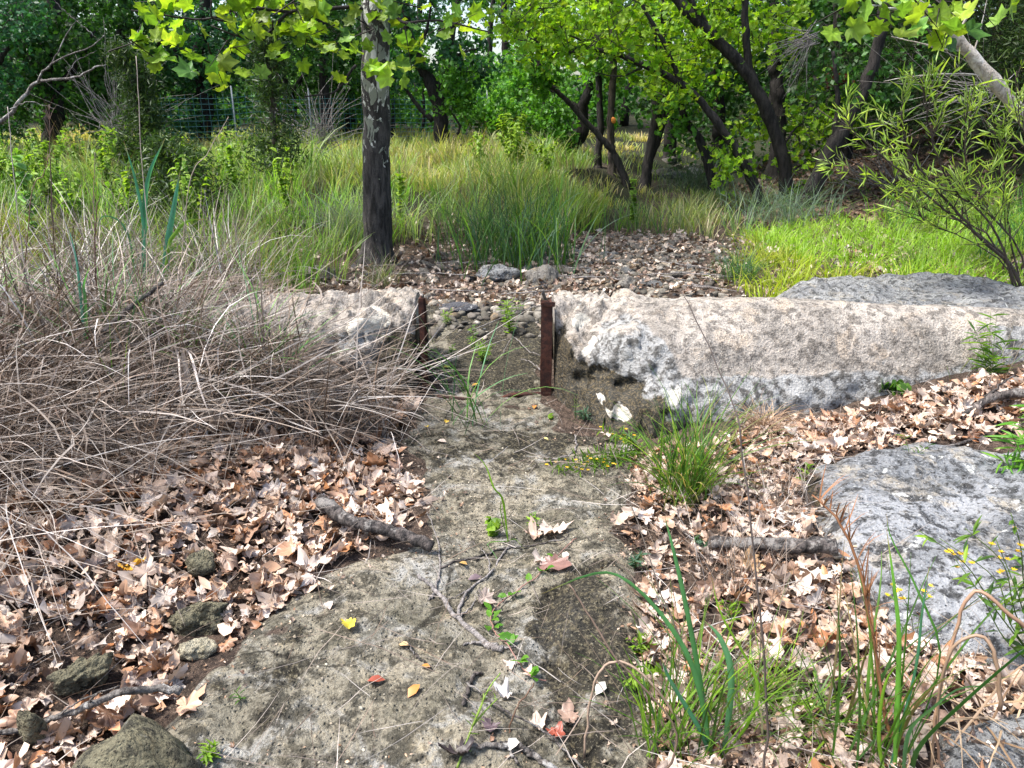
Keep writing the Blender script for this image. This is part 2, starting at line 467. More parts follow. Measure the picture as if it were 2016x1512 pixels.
M['twig'] = bark_mat('bare_twig', (.36, .33, .31), (.16, .14, .13), 3)

def rust():
    t = NT('rusty_steel'); v = t.coord(); n = t.noise(v, 28, 8, .7); n2 = t.noise(v, 90, 4)
    c = t.mix(t.ramp(n, .4, .62), (.032, .013, .010), (.085, .03, .018))
    c = t.mix(t.ramp(n2, .55, .7, 0, .7), c, (.02, .012, .01))
    return t.pbr(c, .8, t.bump(n, .5, .01), .3)
M['rust'] = rust()
def wire():
    t = NT('green_wire'); v = t.coord()
    return t.pbr(t.mix(t.noise(v, 3), (.05, .16, .17), (.09, .22, .22)), .5)
M['wire'] = wire()
def steel():
    t = NT('grey_post_steel'); v = t.coord()
    return t.pbr(t.mix(t.noise(v, 20), (.22, .25, .26), (.4, .42, .42)), .5)
M['steel'] = steel()
def tagm():
    t = NT('orange_tag'); v = t.coord()
    return t.pbr(t.mix(t.noise(v, 20), (.55, .16, .02), (.7, .26, .04)), .5)
M['tag'] = tagm()

def ground_mat():
    t = NT('creek_ground'); v = t.coord()
    z = t.n('SeparateColor', {0: t.attr('Zone').outputs['Color']})
    n1 = t.noise(v, 1.9, 8, .62); n2 = t.noise(v, 13, 8, .68); n3 = t.noise(v, 60, 6, .65); n4 = t.noise(v, 4.2, 7, .7, .6)
    vo = t.vor(t.n('Mapping', {'Vector': v, 'Scale': (1, 1, 1)}).outputs[0], 55)
    rock = t.mix(t.ramp(n1, .36, .62), (.36, .315, .232), (.245, .222, .168))
    rock = t.mix(t.ramp(n4, .50, .62, 0, .85), rock, (.40, .39, .36))
    rock = t.mix(t.ramp(t.noise(v, 6.5, 7, .75, .3), .53, .64, 0, .85), rock, (.44, .37, .25))
    rock = t.mix(t.ramp(t.noise(v, 3.1, 8, .72, .8), .5, .62, 0, .7), rock, (.10, .092, .06))
    rock = t.mix(t.ramp(n2, .47, .58, 0, .85), rock, (.055, .05, .036))
    rock = t.mix(t.ramp(t.noise(v, 28, 7, .7), .53, .62, 0, .6), rock, (.09, .08, .056))
    rock = t.mix(t.ramp(n3, .5, .62, 0, .6), rock, t.mix(1.0, rock, (.25, .23, .2), 'MULTIPLY'))
    vo2 = t.vor(t.n('Mapping', {'Vector': v, 'Scale': (1, 1, 1)}).outputs[0], 120)
    rock = t.mix(t.ramp(t.math('ADD', vo, t.math('MULTIPLY', n2, .5)), .25, .42, .85, 0), rock, (.03, .027, .018))
    rock = t.mix(t.ramp(vo2, .05, .3, .55, 0), rock, (.04, .036, .026))
    rock = t.mix(t.ramp(t.noise(v, 95, 3, .6), .58, .72, 0, .35), rock, (.55, .50, .40))
    wv = t.n('VectorMath', {0: v, 1: t.n('VectorMath', {0: t.n('TexNoise', {'Vector': v, 'Scale': 5.0, 'Detail': 6}).outputs[1], 3: .22}, operation='SCALE').outputs[0]}, operation='ADD').outputs[0]
    ck = t.math('MULTIPLY', t.ramp(t.vor(wv, 1.9, 'DISTANCE_TO_EDGE'), .004, .016, .85, 0), t.ramp(n1, .44, .54))
    rock = t.mix(ck, rock, (.025, .022, .015))
    # moss / algae on rock, with shade painted along the crack
    e = t.math('ADD', z.outputs[1], t.math('MULTIPLY', t.math('SUBTRACT', n2, .5), 2.2))
    al = t.mix(t.ramp(n3, .47, .66), (.014, .012, .008), (.15, .125, .075))
    al = t.mix(t.ramp(t.noise(v, 120, 3), .58, .7, 0, .7), al, (.3, .27, .19))
    rock = t.mix(t.ramp(e, .35, .65, 0, .9), rock, al)
    soil = t.mix(t.ramp(n2, .4, .6), (.04, .027, .019), (.11, .075, .055))
    soil = t.mix(t.ramp(t.noise(v, 130, 3), .55, .68, 0, .7), soil, (.26, .19, .14))
    soil = t.mix(t.ramp(n3, .5, .7), soil, (.025, .018, .014))
    far = t.mix(t.ramp(n1, .35, .65), (.022, .028, .010), (.035, .028, .015))  # dark soil, darkened further to paint in the shade under the trees
    far = t.mix(t.ramp(n2, .4, .7), far, (.03, .035, .012))
    e2 = t.math('ADD', z.outputs[0], t.math('MULTIPLY', t.math('SUBTRACT', n2, .5), .7))
    c = t.mix(t.ramp(e2, .42, .6), soil, rock)
    c = t.mix(z.outputs[2], c, far)
    h = t.math('ADD', t.math('ADD', n2, t.math('MULTIPLY', n3, .5)), t.math('MULTIPLY', t.ramp(vo, 0, .3), .35))
    return t.pbr(c, .88, t.bump(h, 1.0, .05), .25)
M['ground'] = ground_mat()

# ------------------------------------------------------------------ ground sheet
def axis(parts):
    out = []
    for a, b, s in parts: out.append(np.arange(a, b, s))
    out.append([parts[-1][1]]); return np.concatenate(out)
gx = axis([(-70, -14, 2.0), (-14, -4, .25), (-4, -1.5, .05), (-1.5, 1.6, .016), (1.6, 4, .05), (4, 14, .25), (14, 70.1, 2.0)])
gy = axis([(-12, .8, .6), (.8, 4.3, .016), (4.3, 7, .04), (7, 16, .15), (16, 40, .6), (40, 110, 3.0)])
X, Y = np.meshgrid(gx, gy)
Z = H(X, Y)
dC = psdf(X, Y, CHAN)
ins = sm(-dC + .05 * fbm2(X, Y, 5, 4, 8), -.02, .05)
rockmask = ins * (1 - .0 * X)
# dirt pocket on the rock at lower left and in front of the sill
dirt = np.exp(-(((X - at_z(440, 1310, 0)[0]) / .12) ** 2 + ((Y - at_z(440, 1310, 0)[1]) / .1) ** 2)) + .8 * np.exp(-(((X - at_z(560, 1270, 0)[0]) / .1) ** 2 + ((Y - at_z(560, 1270, 0)[1]) / .07) ** 2))
dirt += .8 * np.exp(-(((X + .05) / .35) ** 2 + ((Y - 3.9) / .07) ** 2)) + .45 * sm(fbm2(X, Y, 3.1, 5, 61), .3, 1.0)
rockmask = np.clip(rockmask * 1.1 - dirt * .62 * (1 + .7 * fbm2(X, Y, 14, 4, 63)), 0, 1)
WX = .12 * fbm2(X, Y, 5, 5, 16)
moss = 1.05 * np.exp(-(((X - MOUND[0] + WX) / .15) ** 2 + ((Y - MOUND[1] - WX) / .40) ** 2)) + .75 * np.exp(-(((X - .42) / .3) ** 2 + ((Y - 3.5) / .15) ** 2))
moss += .45 * sm(Y, 3.95, 4.2) + .55 * sm(fbm2(X, Y, 1.5, 5, 71), .05, .5) + .55 * np.exp(-(pdist(X, Y, CRACK) / .05) ** 2)  # last term paints the crack's shade line into this mask
farm = np.maximum(sm(Y, 12.5, 14), sm(X - (.6 + (Y - 6) * .36), 3, 4)) * (Y > 8) + (Y < 13) * (1 - sm(Y, 12.5, 14)) * sm(Y, 7.5, 9.5) * (1 - .9 * sm(X - (.6 + (Y - 6) * .36), -.9, -.2) * (1 - sm(X - (.6 + (Y - 6) * .36), 2.4, 3.4) * .0))
zone = np.stack([rockmask, np.clip(moss, 0, 1), farm], -1).reshape(-1, 3)
nx, ny = len(gx), len(gy)
i = np.arange(ny - 1)[:, None] * nx + np.arange(nx - 1)[None]
Fq = np.stack([i, i + 1, i + nx + 1, i + nx], -1).reshape(-1, 4)
V = np.stack([X, Y, Z], -1).reshape(-1, 3)
tag(mk('ground', V, Fq, M['ground'], attr={'Zone': zone}), kind='structure')

# ------------------------------------------------------------------ concrete weir walls
def weir(name, label, xs_keys, profs, flip, white, dark, grey):
    """profile control points (Y, z) at x stations, swept, closed at the gap end"""
    xk = np.array(xs_keys); PK = np.array(profs)
    xs = np.concatenate([np.linspace(xk[0], xk[0] + 1.2 * np.sign(xk[-1] - xk[0]), 90), np.linspace(xk[0] + 1.2 * np.sign(xk[-1] - xk[0]), xk[-1], 120)[1:]])
    rows = []
    s = np.sign(xk[-1] - xk[0])
    for x in xs:
        cpts = np.array([[np.interp(x * s, xk * s, PK[:, j, k]) for k in (0, 1)] for j in range(PK.shape[1])])
        pr = smooth_path(np.c_[np.zeros(len(cpts)), cpts], 70)
        pr[:, 0] = x; rows.append(pr)
    G = np.array(rows)                                  # (nx, nv, 3)
    # close the end: shrink rows to the profile centre
    c0 = G[0].mean(0)
    ends = []
    for f, dx in ((0.0, .0), (.35, .004), (.7, .003), (.93, .012)):
        e = c0 + (G[0] - c0) * f; e[:, 0] = G[0, 0, 0] + s * dx * (1 if f else 1); ends.append(e)
    G = np.concatenate([np.array(ends), G])
    P = G.reshape(-1, 3)
    n1 = fbm(P, 2.2, 4, 4); n2 = fbm(P, 7, 5, 14); n3 = fbm(P, 26, 3, 24)
    # broken, lumpy near the gap and in the lower band; smooth plaster above
    dx = np.abs(P[:, 0] - xk[0])
    lump = np.clip(1.2 * np.exp(-(dx / .55) ** 4) + sm(-P[:, 2], -.26, -.1) * .45, .12, 1.3)
    off = .018 * n1 + lump * (.052 * n2 + .022 * n3) + .004 * n3
    if s > 0:
        for (x, z, rx, rz, k) in ((.42, .2, .09, .16, -.06), (.57, .2, .10, .05, -.07), (.65, .36, .14, .09, .05), (.75, .16, .08, .07, .03), (.56, .1, .08, .05, -.03), (.3, .2, .08, .2, .02)): off = off + k * np.exp(-(((P[:, 0] - x) / rx) ** 2 + ((P[:, 2] - z) / rz) ** 2))
    nrm = np.zeros_like(P); mid = np.array([0, 4.35, .1])
    nrm[:, 1] = P[:, 1] - mid[1]; nrm[:, 2] = P[:, 2] - mid[2]
    nrm /= np.linalg.norm(nrm, axis=1, keepdims=True) + 1e-6
    edge = sm(dx, 0, .06) * .7 + .3
    P = P + nrm * (off * edge)[:, None]
    P[:, 0] += (dx < .35) * .012 * fbm(P, 9, 3, 44) * sm(dx, 0, .05)
    zone = np.zeros((len(P), 3))
    zone[:, 0] = sm(-P[:, 2] + .07 * n1 + .03 * n2, -.30, -.17) * .95 + sm(P[:, 0] + .3 * n1, 2.0, 2.8) * .8 * (P[:, 2] < .44)
    for (x, z, rx, rz, k) in grey: zone[:, 0] += k * np.exp(-(((P[:, 0] + .03 * n2 - x) / rx) ** 2 + ((P[:, 2] + .02 * n2 - z) / rz) ** 2) ** 2)
    for (x, z, rx, rz, k) in dark: zone[:, 1] += k * np.exp(-(((P[:, 0] + .03 * n2 - x) / rx) ** 2 + ((P[:, 2] + .02 * n2 - z) / rz) ** 2) ** 2)
    for (x, z, rx, rz, k) in white: zone[:, 2] += k * np.exp(-(((P[:, 0] + .03 * n2 - x) / rx) ** 2 + ((P[:, 2] + .02 * n2 - z) / rz) ** 2) ** 2)
    zone[:, 1] += 1.0 * np.exp(-(dx / .07) ** 2) * (P[:, 2] < .36)
    a, b = G.shape[0], G.shape[1]
    i = np.arange(a - 1)[:, None] * b + np.arange(b - 1)[None]
    q = np.stack([i, i + 1, i + b + 1, i + b], -1).reshape(-1, 4)
    if flip: q = q[:, ::-1]
    o = mk(name, P, q, M['concrete'], attr={'Zone': np.clip(zone, 0, 1)}, base=(xk[0], 4.3, 0))
    return tag(o, label, 'wall', 'weir walls across the creek')
def prof(fb, face=1.0, top=.52, base=-.06, back=4.78, cf=4.18):
    """front base Y, crest height"""
    return [(back, base), (back - .05, top * .45), (back - .16, top - .13), (cf + .24, top - .045), (cf + .08, top), (cf - .03, top - .045), (cf + (fb - cf) * .4, top * .76), (cf + (fb - cf) * .62, top * .52), (cf + (fb - cf) * .84, top * .26), (fb, base)]
weir('weir_wall', 'low concrete weir wall right of the spillway gap with a broken pale end', [.235, .33, .5, .75, 1.0, 1.4, 2.0, 2.8, 4.2],
     [prof(4.02, top=.53, cf=4.16), prof(3.76, top=.525, cf=4.14), prof(3.50, top=.53, cf=4.08), prof(3.44, top=.53, cf=4.05), prof(3.52, top=.54, cf=4.04), prof(3.66, top=.54, cf=4.03), prof(3.74, top=.535, cf=4.03), prof(3.8, top=.50, cf=4.0), prof(3.85, top=.46, cf=4.0)], False,
     [(.37, .43, .05, .045, 1.0), (.41, .33, .03, .045, .7), (.56, .115, .06, .035, 1.2), (.81, .19, .05, .035, .8), (.47, .15, .02, .02, 1)],
     [(.27, .14, .11, .25, 1.4), (.42, .12, .12, .14, 1.2), (.66, .10, .09, .09, .8), (.55, .0, .36, .075, 1.2), (.57, .205, .10, .045, 1.0), (.72, .15, .07, .05, .7), (1.0, .02, .5, .04, .6), (.5, .02, .4, .09, 1.0)], [(.64, .33, .18, .14, 1.1), (.50, .28, .09, .12, 1.0)])  # dark blobs: algae, plus shade painted beneath the grey bulge
weir('weir_wall', 'pale concrete weir wall left of the spillway gap half hidden by dry grass', [-.535, -.62, -.8, -1.1, -1.6, -2.2, -3.0, -4.4],
     [prof(4.0, top=.54, cf=4.2), prof(3.92, top=.54, cf=4.18), prof(3.85, top=.54, cf=4.12), prof(3.85, top=.55, cf=4.12), prof(3.85, top=.55, cf=4.12), prof(3.85, top=.56, cf=4.12), prof(3.85, top=.56, cf=4.12), prof(3.85, top=.55, cf=4.12)], True,
     [(-.78, .42, .12, .05, 1.0), (-1.15, .40, .16, .04, .6)], [(-.62, .2, .12, .2, 1.1), (-.8, .12, .3, .12, .8)], [(-.9, .36, .15, .06, .8)])

# steel stop-log guides and the sill strip
def channel_post(name, label, x, y, zt, s, flange=.058, web=.10, th=.012, extra=True):
    e = empty(name, (x, y, 0)); tag(e, label, 'post', 'rusty guide posts of the spillway')
    def box(nm, x0, x1, y0, y1, z0, z1):
        bm = bmesh.new(); bmesh.ops.create_cube(bm, size=1)
        for v in bm.verts: v.co = ((x0 + x1) / 2 + v.co.x * (x1 - x0), (y0 + y1) / 2 + v.co.y * (y1 - y0), (z0 + z1) / 2 + v.co.z * (z1 - z0))
        bmesh.ops.subdivide_edges(bm, edges=[ed for ed in bm.edges if abs(ed.verts[0].co.z - ed.verts[1].co.z) > .2], cuts=14)
        bmesh.ops.bevel(bm, geom=[ed for ed in bm.edges if ed.calc_face_angle(0) > 1], offset=.0022, segments=2, affect='EDGES')
        for v in bm.verts:
            k = fbm(np.array([[v.co.x * 2 + x, v.co.y * 2, v.co.z]]), 14, 3)[0]
            v.co.x += .0022 * k; v.co.y += .0018 * k
        me = bpy.data.meshes.new(nm); bm.to_mesh(me); bm.free(); me.materials.append(M['rust'])
        o = bpy.data.objects.new(nm, me); COL.objects.link(o); o.parent = e; return o
    box('flange', min(0, s * flange), max(0, s * flange), -web / 2 - th, -web / 2, -.03, zt)
    box('flange', min(0, s * flange), max(0, s * flange), web / 2, web / 2 + th, -.03, zt - .02)
    box('web', min(s * (flange - .003), s * (flange - th - .003)), max(s * (flange - .003), s * (flange - th - .003)), -web / 2 + .001, web / 2 - .001, -.03, zt - .004)
    if extra: box('top_lip', min(-.008 * s, s * (flange + .012)), max(-.008 * s, s * (flange + .012)), -web / 2 - th - .012, -web / 2 - th - .001, zt - .022, zt + .004)
    return e
channel_post('guide_post', 'rusty steel guide post with a lipped top against the right weir wall', .162, 4.09, .55, 1)
channel_post('guide_post', 'narrow dark rusty guide post set into the left weir wall end', -.48, 4.13, .56, -1, .030, .08, .010, False)
sx = np.linspace(-.42, .2, 50)
line = np.stack([sx, 4.06 + .03 * np.sin(sx * 4.4) + .008 * fbm2(sx, sx * 0, 9, 3, 2), .03 + .012 * np.sin(sx * 11 + .8) - .015 * np.cos((sx + .1) * 3.5) * 1], 1)
acc = Acc()
up = np.stack([0 * sx, .012 + 0 * sx, .017 * (1 + .3 * fbm2(sx, sx * 0 + 3, 14, 3, 3))], 1)
fr = np.array([0, -.010, 0]); V = np.concatenate([line + fr, line + up + fr, line + up, line])
n = len(sx); q = []
for a in range(4):
    b = (a + 1) % 4; k = np.arange(n - 1); q.append(np.stack([a * n + k, a * n + k + 1, b * n + k + 1, b * n + k], 1))
V[:, 2] = np.maximum(V[:, 2] - .03, -.02)
o = mk('sill_strip', V, [np.concatenate(q)], M['rust'], base=(-.1, 4.06, 0)); tag(o, 'warped rusty steel strip across the spillway floor between both posts', 'metal strip')

# ------------------------------------------------------------------ rocks
def ico(sub):
    bm = bmesh.new(); bmesh.ops.create_icosphere(bm, subdivisions=sub, radius=1)
    V = np.array([v.co[:] for v in bm.verts]); Fs = np.array([[v.index for v in f.verts] for f in bm.faces]); bm.free(); return V, Fs
ICO = {k: ico(k) for k in (2, 3, 4, 5)}
def rock_shape(seed, size, sub=4, rough=.25, cuts=7):
    V, Fs = ICO[sub]; V = V.copy(); r = np.random.default_rng(seed)
    for _ in range(cuts):
        n = r.normal(0, 1, 3); n /= np.linalg.norm(n); dd = r.uniform(.55, .85)
        k = V @ n; V = V - np.clip(k - dd, 0, None)[:, None] * n * .85
    V = V * (1 + rough * fbm(V + seed, 1.6, 5, seed % 97))[:, None]
    V = V * (1 + .05 * fbm(V + seed, 7, 4, seed % 89))[:, None]
    return V * np.array(size), Fs
def rock(name, label, p, size, seed, mat, sub=4, rz=0.0, group=None, cat='rock', rough=.25, sink=.35):
    V, Fs = rock_shape(seed, size, sub, rough)
    c, s = math.cos(rz), math.sin(rz); V = V @ np.array([[c, s, 0], [-s, c, 0], [0, 0, 1]])
    b = np.array([p[0], p[1], p[2]]); V = V + b + [0, 0, size[2] * (1 - 2 * sink)]
    return tag(mk(name, V, Fs, mat, base=b), label, cat, group)
def slab(name, label, poly, ztop, zbase, rnd, res, mat, zone=None, amp=.02, seed=1, cat='rock'):
    P = np.array(poly); x0, y0 = P.min(0) - .05; x1, y1 = P.max(0) + .05
    xs = np.arange(x0, x1, res); ys = np.arange(y0, y1, res); X, Y = np.meshgrid(xs, ys)
    d = -psdf(X, Y, poly) + .05 * fbm2(X, Y, 3.2, 4, seed) + .015 * fbm2(X, Y, 14, 3, seed + 3)
    t = np.clip(d / rnd, 0, 1); p = np.sqrt(np.clip(1 - (1 - t) ** 2, 0, 1))
    zt = ztop(X, Y) + amp * fbm2(X, Y, 2.4, 5, seed + 5) + amp * .7 * np.abs(fbm2(X, Y, 9, 4, seed + 9)) - amp * .6 * np.clip(fbm2(X, Y, 22, 3, seed + 12), 0, 1)
    zb = H(X, Y) - .06 if zbase is None else zbase + 0 * X
    Z = zb + (zt - zb) * p
    nx = len(xs); ny = len(ys)
    ok = d > -.02
    i = (np.arange(ny - 1)[:, None] * nx + np.arange(nx - 1)[None])
    f = np.stack([i, i + 1, i + nx + 1, i + nx], -1).reshape(-1, 4)
    okf = ok.ravel(); keep = okf[f].all(1); f = f[keep]
    used = np.unique(f); mp = np.full(nx * ny, -1); mp[used] = np.arange(len(used))
    V = np.stack([X, Y, Z], -1).reshape(-1, 3)[used]
    at = None
    if zone is not None: at = {'Zone': np.clip(zone(V, d.ravel()[used]), 0, 1)}
    return tag(mk(name, V, mp[f], mat, attr=at, base=(P[:, 0].mean(), P[:, 1].mean(), 0)), label, cat)
def slab_zone(V, d):
    z = np.zeros((len(V), 3))
    z[:, 1] = .55 * (1 - sm(d, .0, .12)) * (V[:, 0] < np.percentile(V[:, 0], 40)) + .5 * np.exp(-(((V[:, 0] - 1.22) / .12) ** 2 + ((V[:, 1] - 2.95) / .2) ** 2))
    return z
slab('limestone_slab', 'broad grey limestone slab with dark pits at the right edge', SLAB, lambda x, y: .115 + .035 * (x - 1.4), None, .24, .016, M['lime_alg'], slab_zone, .022, 3)
slab('limestone_slab', 'pale rock shelf showing in the leaf litter at the bottom right corner', gpoly([(1790, 1400), (1900, 1370), (2100, 1370), (2150, 1600), (1850, 1600), (1800, 1500)], .05), lambda x, y: .06 + 0 * x, None, .14, .016, M['lime'], None, .02, 13)
slab('limestone_slab', 'smooth grey rock hump behind the right weir wall beside bright grass', [tuple(at_z(px, py, .4)[:2]) for px, py in [(1440, 585), (1500, 562), (1580, 545), (1700, 536), (1850, 540), (2000, 558), (2200, 572), (2300, 660), (1430, 660)]], lambda x, y: .44 + .07 * (y - 4.9), None, .4, .02, M['lime'], None, .03, 23)
slab('mossy_boulder', 'large mossy boulder under the grey stick at the bottom left corner', gpoly([(60, 1560), (190, 1450), (260, 1370), (330, 1400), (400, 1470), (420, 1600), (100, 1640)], .1), lambda x, y: .17 + 0 * x, None, .16, .014, M['mossrock'], None, .03, 33, 'boulder')
STONES = [(395, 1235, .085), (175, 1350, .09), (390, 1290, .055), (402, 1128, .045), (68, 1465, .04)]
p = g(395, 1235); rock('mossy_stone', 'mossy brown stone at the edge of the leaf litter above the pale stone', p, (.08, .06, .06), 11, M['mossrock'], 5, .3, sink=.25, rough=.4)
p = g(175, 1350); rock('mossy_stone', 'dark mossy stone hollowed on its near side at lower left', p, (.075, .055, .05), 12, M['mossrock'], 5, .9, sink=.25, rough=.45)
p = g(390, 1290); rock('pale_stone', 'small rough pale yellow stone on the dark soil', p, (.052, .045, .032), 13, M['palestone'], 4, .2, sink=.25)
p = g(402, 1128); rock('mossy_stone', 'small round green stone half buried among brown leaves', p, (.05, .045, .05), 14, M['mossrock'], 3, .2, sink=.1)
p = g(68, 1465); rock('mossy_stone', 'small upright greenish stone left of the large mossy boulder', p, (.035, .03, .065), 15, M['mossrock'], 3, .2, sink=.15)
# creek bed stones
p = g(980, 552); rock('creek_stone', 'pale white topped stone in the creek bed above the gap', p, (.17, .10, .10), 21, M['lime'], 4, .2, 'stones in the dry creek bed')
p = g(1068, 560); rock('creek_stone', 'grey blocky stone just above the right guide post', p, (.14, .10, .12), 22, M['cobble'], 4, .6, 'stones in the dry creek bed')
p = g(1235, 570); rock('creek_stone', 'tan round stone in the creek bed behind the right wall crest', p, (.09, .08, .085), 23, M['cobble'], 4, .1, 'stones in the dry creek bed')
p = g(905, 610); rock('dark_slab_stone', 'flat dark blue grey slab lying in the creek bed beyond the gap', p, (.15, .09, .035), 24, M['slate'], 4, -.1, 'stones in the dry creek bed')
p = g(630, 552); rock('creek_stone', 'rounded grey stone in the litter left of the sycamore foot', p, (.16, .12, .10), 25, M['cobble'], 4, .1, 'stones in the dry creek bed')
base_rocks = []
for k in range(8):
    V, Fs = rock_shape(40 + k, (1, .75, .5), 3, .25); me = mk('cobble', V, Fs, M['cobble'] if k % 3 else M['lime'])
    base_rocks.append(me.data); bpy.data.objects.remove(me)
def cobble(p, s, lab, grp, name='cobble'):
    o = bpy.data.objects.new(name, base_rocks[rng.integers(0, 8)]); COL.objects.link(o)
    o.location = (p[0], p[1], p[2] + s * .12); o.scale = (s, s, s * rng.uniform(.6, 1.1)); o.rotation_euler = (rng.normal(0, .2), rng.normal(0, .2), rng.uniform(0, 6.28))
    tag(o, lab, 'stone', grp)
for k in range(85):
    py = rng.uniform(478, 572); c = np.interp(py, [470, 530, 590], [1330, 1180, 1080]); px = c + rng.normal(0, 1) * np.interp(py, [470, 530, 590], [110, 210, 200])
    if px > 1460 or px < 780: continue
    cobble(g(px, py), rng.uniform(.035, .105), 'broken limestone cobble among leaves in the dry creek bed behind the walls', 'cobbles in the dry creek bed')
for k in range(45):
    cobble(g(rng.uniform(858, 1062), rng.uniform(590, 655)), rng.uniform(.015, .05), 'small pebble on the floor just upstream of the spillway gap', 'pebbles upstream of the gap', 'pebble')
for k in range(14):
    cobble(g(rng.uniform(1280, 1420), rng.uniform(320, 352)), rng.uniform(.12, .3), 'flat grey stone on the shaded path under the trees', 'stones on the shaded path')
p = g(1330, 352); rock('path_step', 'long flat dark stone step on the shaded path under the trees', p, (.75, .2, .09), 31, M['slate'], 4, 0.02, None, 'stone')

# ------------------------------------------------------------------ leaf litter
LIT = [(.50, .37, .28), (.42, .28, .19), (.58, .46, .38), (.27, .15, .09), (.62, .52, .45), (.52, .40, .32), (.66, .58, .52), (.62, .52, .45), (.42, .20, .09), (.20, .11, .07), (.56, .45, .37)]
LITT = [T_lobed(c, r, s) for s, (c, r) in enumerate([(.2, .5), (.4, .8), (.6, .9), (.3, 1.3), (-.35, .7), (.5, 1.5), (.7, .5), (-.5, .9), (.12, .3), (.3, 1.9), (.15, 1.0), (.5, .4), (.25, .7), (-.2, 1.2), (.1, .5), (.45, 1.1), (.2, 1.6), (.3, .2)])]
LITO = [T_oval(.24, .1, .15), T_oval(.2, -.08, .1), T_oval(.3, .12, -.2)]
SLAB2 = gpoly([(1790, 1400), (1900, 1370), (2100, 1370), (2150, 1600), (1850, 1600), (1800, 1500)], .05)
BOUL = gpoly([(60, 1560), (190, 1450), (260, 1370), (330, 1400), (400, 1470), (420, 1600)], .1)
def litter(name, P, smin, smax, tilt=.5, lift=.04, small=.42, cols=LIT, roll_big=True):
    N = len(P); acc = Acc()
    nrm = np.c_[rng.normal(0, tilt, (N, 2)), rng.uniform(.7, 1.3, N) * np.where(rng.random(N) < .3, -1, 1)]
    spin = rng.uniform(0, 6.28, N); size = smin * .75 + (smax - smin * .75) * rng.random(N) ** 1.3
    C = pal(cols, N, .2)
    kind = rng.random(N)
    P = P.copy(); P[:, 2] += rng.random(N) ** 1.5 * lift + .006
    ti = rng.integers(0, len(LITT), N)
    for k in range(len(LITT)):
        s = (ti == k) & (kind > small)
        if s.any():
            V, Fs, Cc = scatter(LITT[k], frames(nrm[s], spin[s], size[s]), P[s], C[s]); acc.add(V, Fs, np.clip(Cc, 0, 1))
    for k in range(3):
        s = (ti % 3 == k) & (kind <= small)
        if s.any():
            V, Fs, Cc = scatter(LITO[k], frames(nrm[s], spin[s], size[s] * .5), P[s], C[s] * np.array([1.05, .92, .8])); acc.add(V, Fs, np.clip(Cc, 0, 1))
    return tag(acc.build(name, M['litter']), kind='stuff')
def spread(n, x0, x1, y0, y1, dens):
    out = []
    while sum(map(len, out)) < n:
        x = rng.uniform(x0, x1, n * 2); y = rng.uniform(y0, y1, n * 2)
        k = rng.random(len(x)) < dens(x, y); out.append(np.c_[x[k], y[k]])
    q = np.concatenate(out)[:n]; return np.c_[q, H(q[:, 0], q[:, 1])]
STW = [(*g(a_, b_)[:2], r_) for a_, b_, r_ in STONES]
def clear_of(x, y):
    k = np.ones(np.shape(x))
    for sx0, sy0, r_ in STW: k = k * ((x - sx0) ** 2 + (y - sy0 + .02) ** 2 > r_ * r_)
    return k
def den_left(x, y):
    d = psdf(x, y, CHAN); e = d + .05 * fbm2(x, y, 4, 3, 91)
    return clear_of(x, y) * sm(e, -.02, .06) * (psdf(x, y, BOUL) > -.03) * (.35 + .65 * sm(-(x + .0 * y), .2, .8)) * np.where(y < 1.75, .9, 1)
litter('leaf_litter', spread(5600, -2.6, -.25, 1.25, 3.95, den_left), .05, .145)
def den_right(x, y):
    d = psdf(x, y, CHAN) + .05 * fbm2(x, y, 4, 3, 91); s = psdf(x, y, SLAB) - .04 * fbm2(x, y, 4, 3, 93)
    wl = np.interp(x, [.2, .45, .7, 1.0, 1.3, 1.8], [3.55, 3.3, 3.22, 3.32, 3.5, 3.58])
    return sm(d, -.05, .02) * np.maximum(sm(s, -.03, .03), .14 * sm(s, -.22, -.02)) * (.35 + .65 * sm(fbm2(x, y, 3.4, 3, 97), -.35, .1)) * (y < wl + .05 * fbm2(x, y, 5, 3, 95)) * np.where(psdf(x, y, SLAB2) < .0, .2, 1)
litter('leaf_litter', spread(2700, .25, 1.75, 1.25, 3.6, den_right), .04, .12)
CRUMB = [(.30, .19, .12), (.20, .12, .08), (.44, .33, .25), (.12, .075, .05), (.55, .46, .38)]
litter('leaf_crumbs', spread(5200, -2.4, -.25, 1.25, 3.95, den_left), .018, .055, .6, .05, .55, CRUMB)
litter('leaf_crumbs', spread(4200, .2, 2.2, 1.25, 3.6, den_right), .018, .055, .6, .05, .55, CRUMB)
litter('leaf_crumbs', spread(700, -1.1, .7, 1.3, 4.0, lambda x, y: sm(-np.abs(psdf(x, y, CHAN) + .06), -.16, -.0)), .01, .03, .5, .01, .7, CRUMB)
litter('leaf_litter', spread(1700, 1.1, 3.6, 2.7, 4.05, lambda x, y: sm(psdf(x, y, SLAB), -.02, .05) * (y < np.interp(x, [1.0, 1.4, 2.0, 2.6], [3.42, 3.55, 3.66, 3.75])) * (y > 2.7) * (.2 + .8 * sm(y, 3.1, 3.25))), .05, .13)
def den_creek(x, y):
    cc = .6 + (y - 6) * .36
    return np.clip(.25 + .75 * np.exp(-((x - cc + .6) / 1.6) ** 2), 0, 1) * (psdf(x, y, CHAN) > -.05)
litter('leaf_litter', spread(5600, -3, 4.2, 4.8, 8.6, den_creek), .04, .11, .6, .06, .4, [(.36, .28, .21), (.45, .37, .30), (.22, .14, .10), (.55, .48, .42), (.15, .1, .075)])
litter('leaf_litter', spread(900, 3.0, 5.4, 5.0, 7.2, lambda x, y: 0 * x + 1), .08, .15)
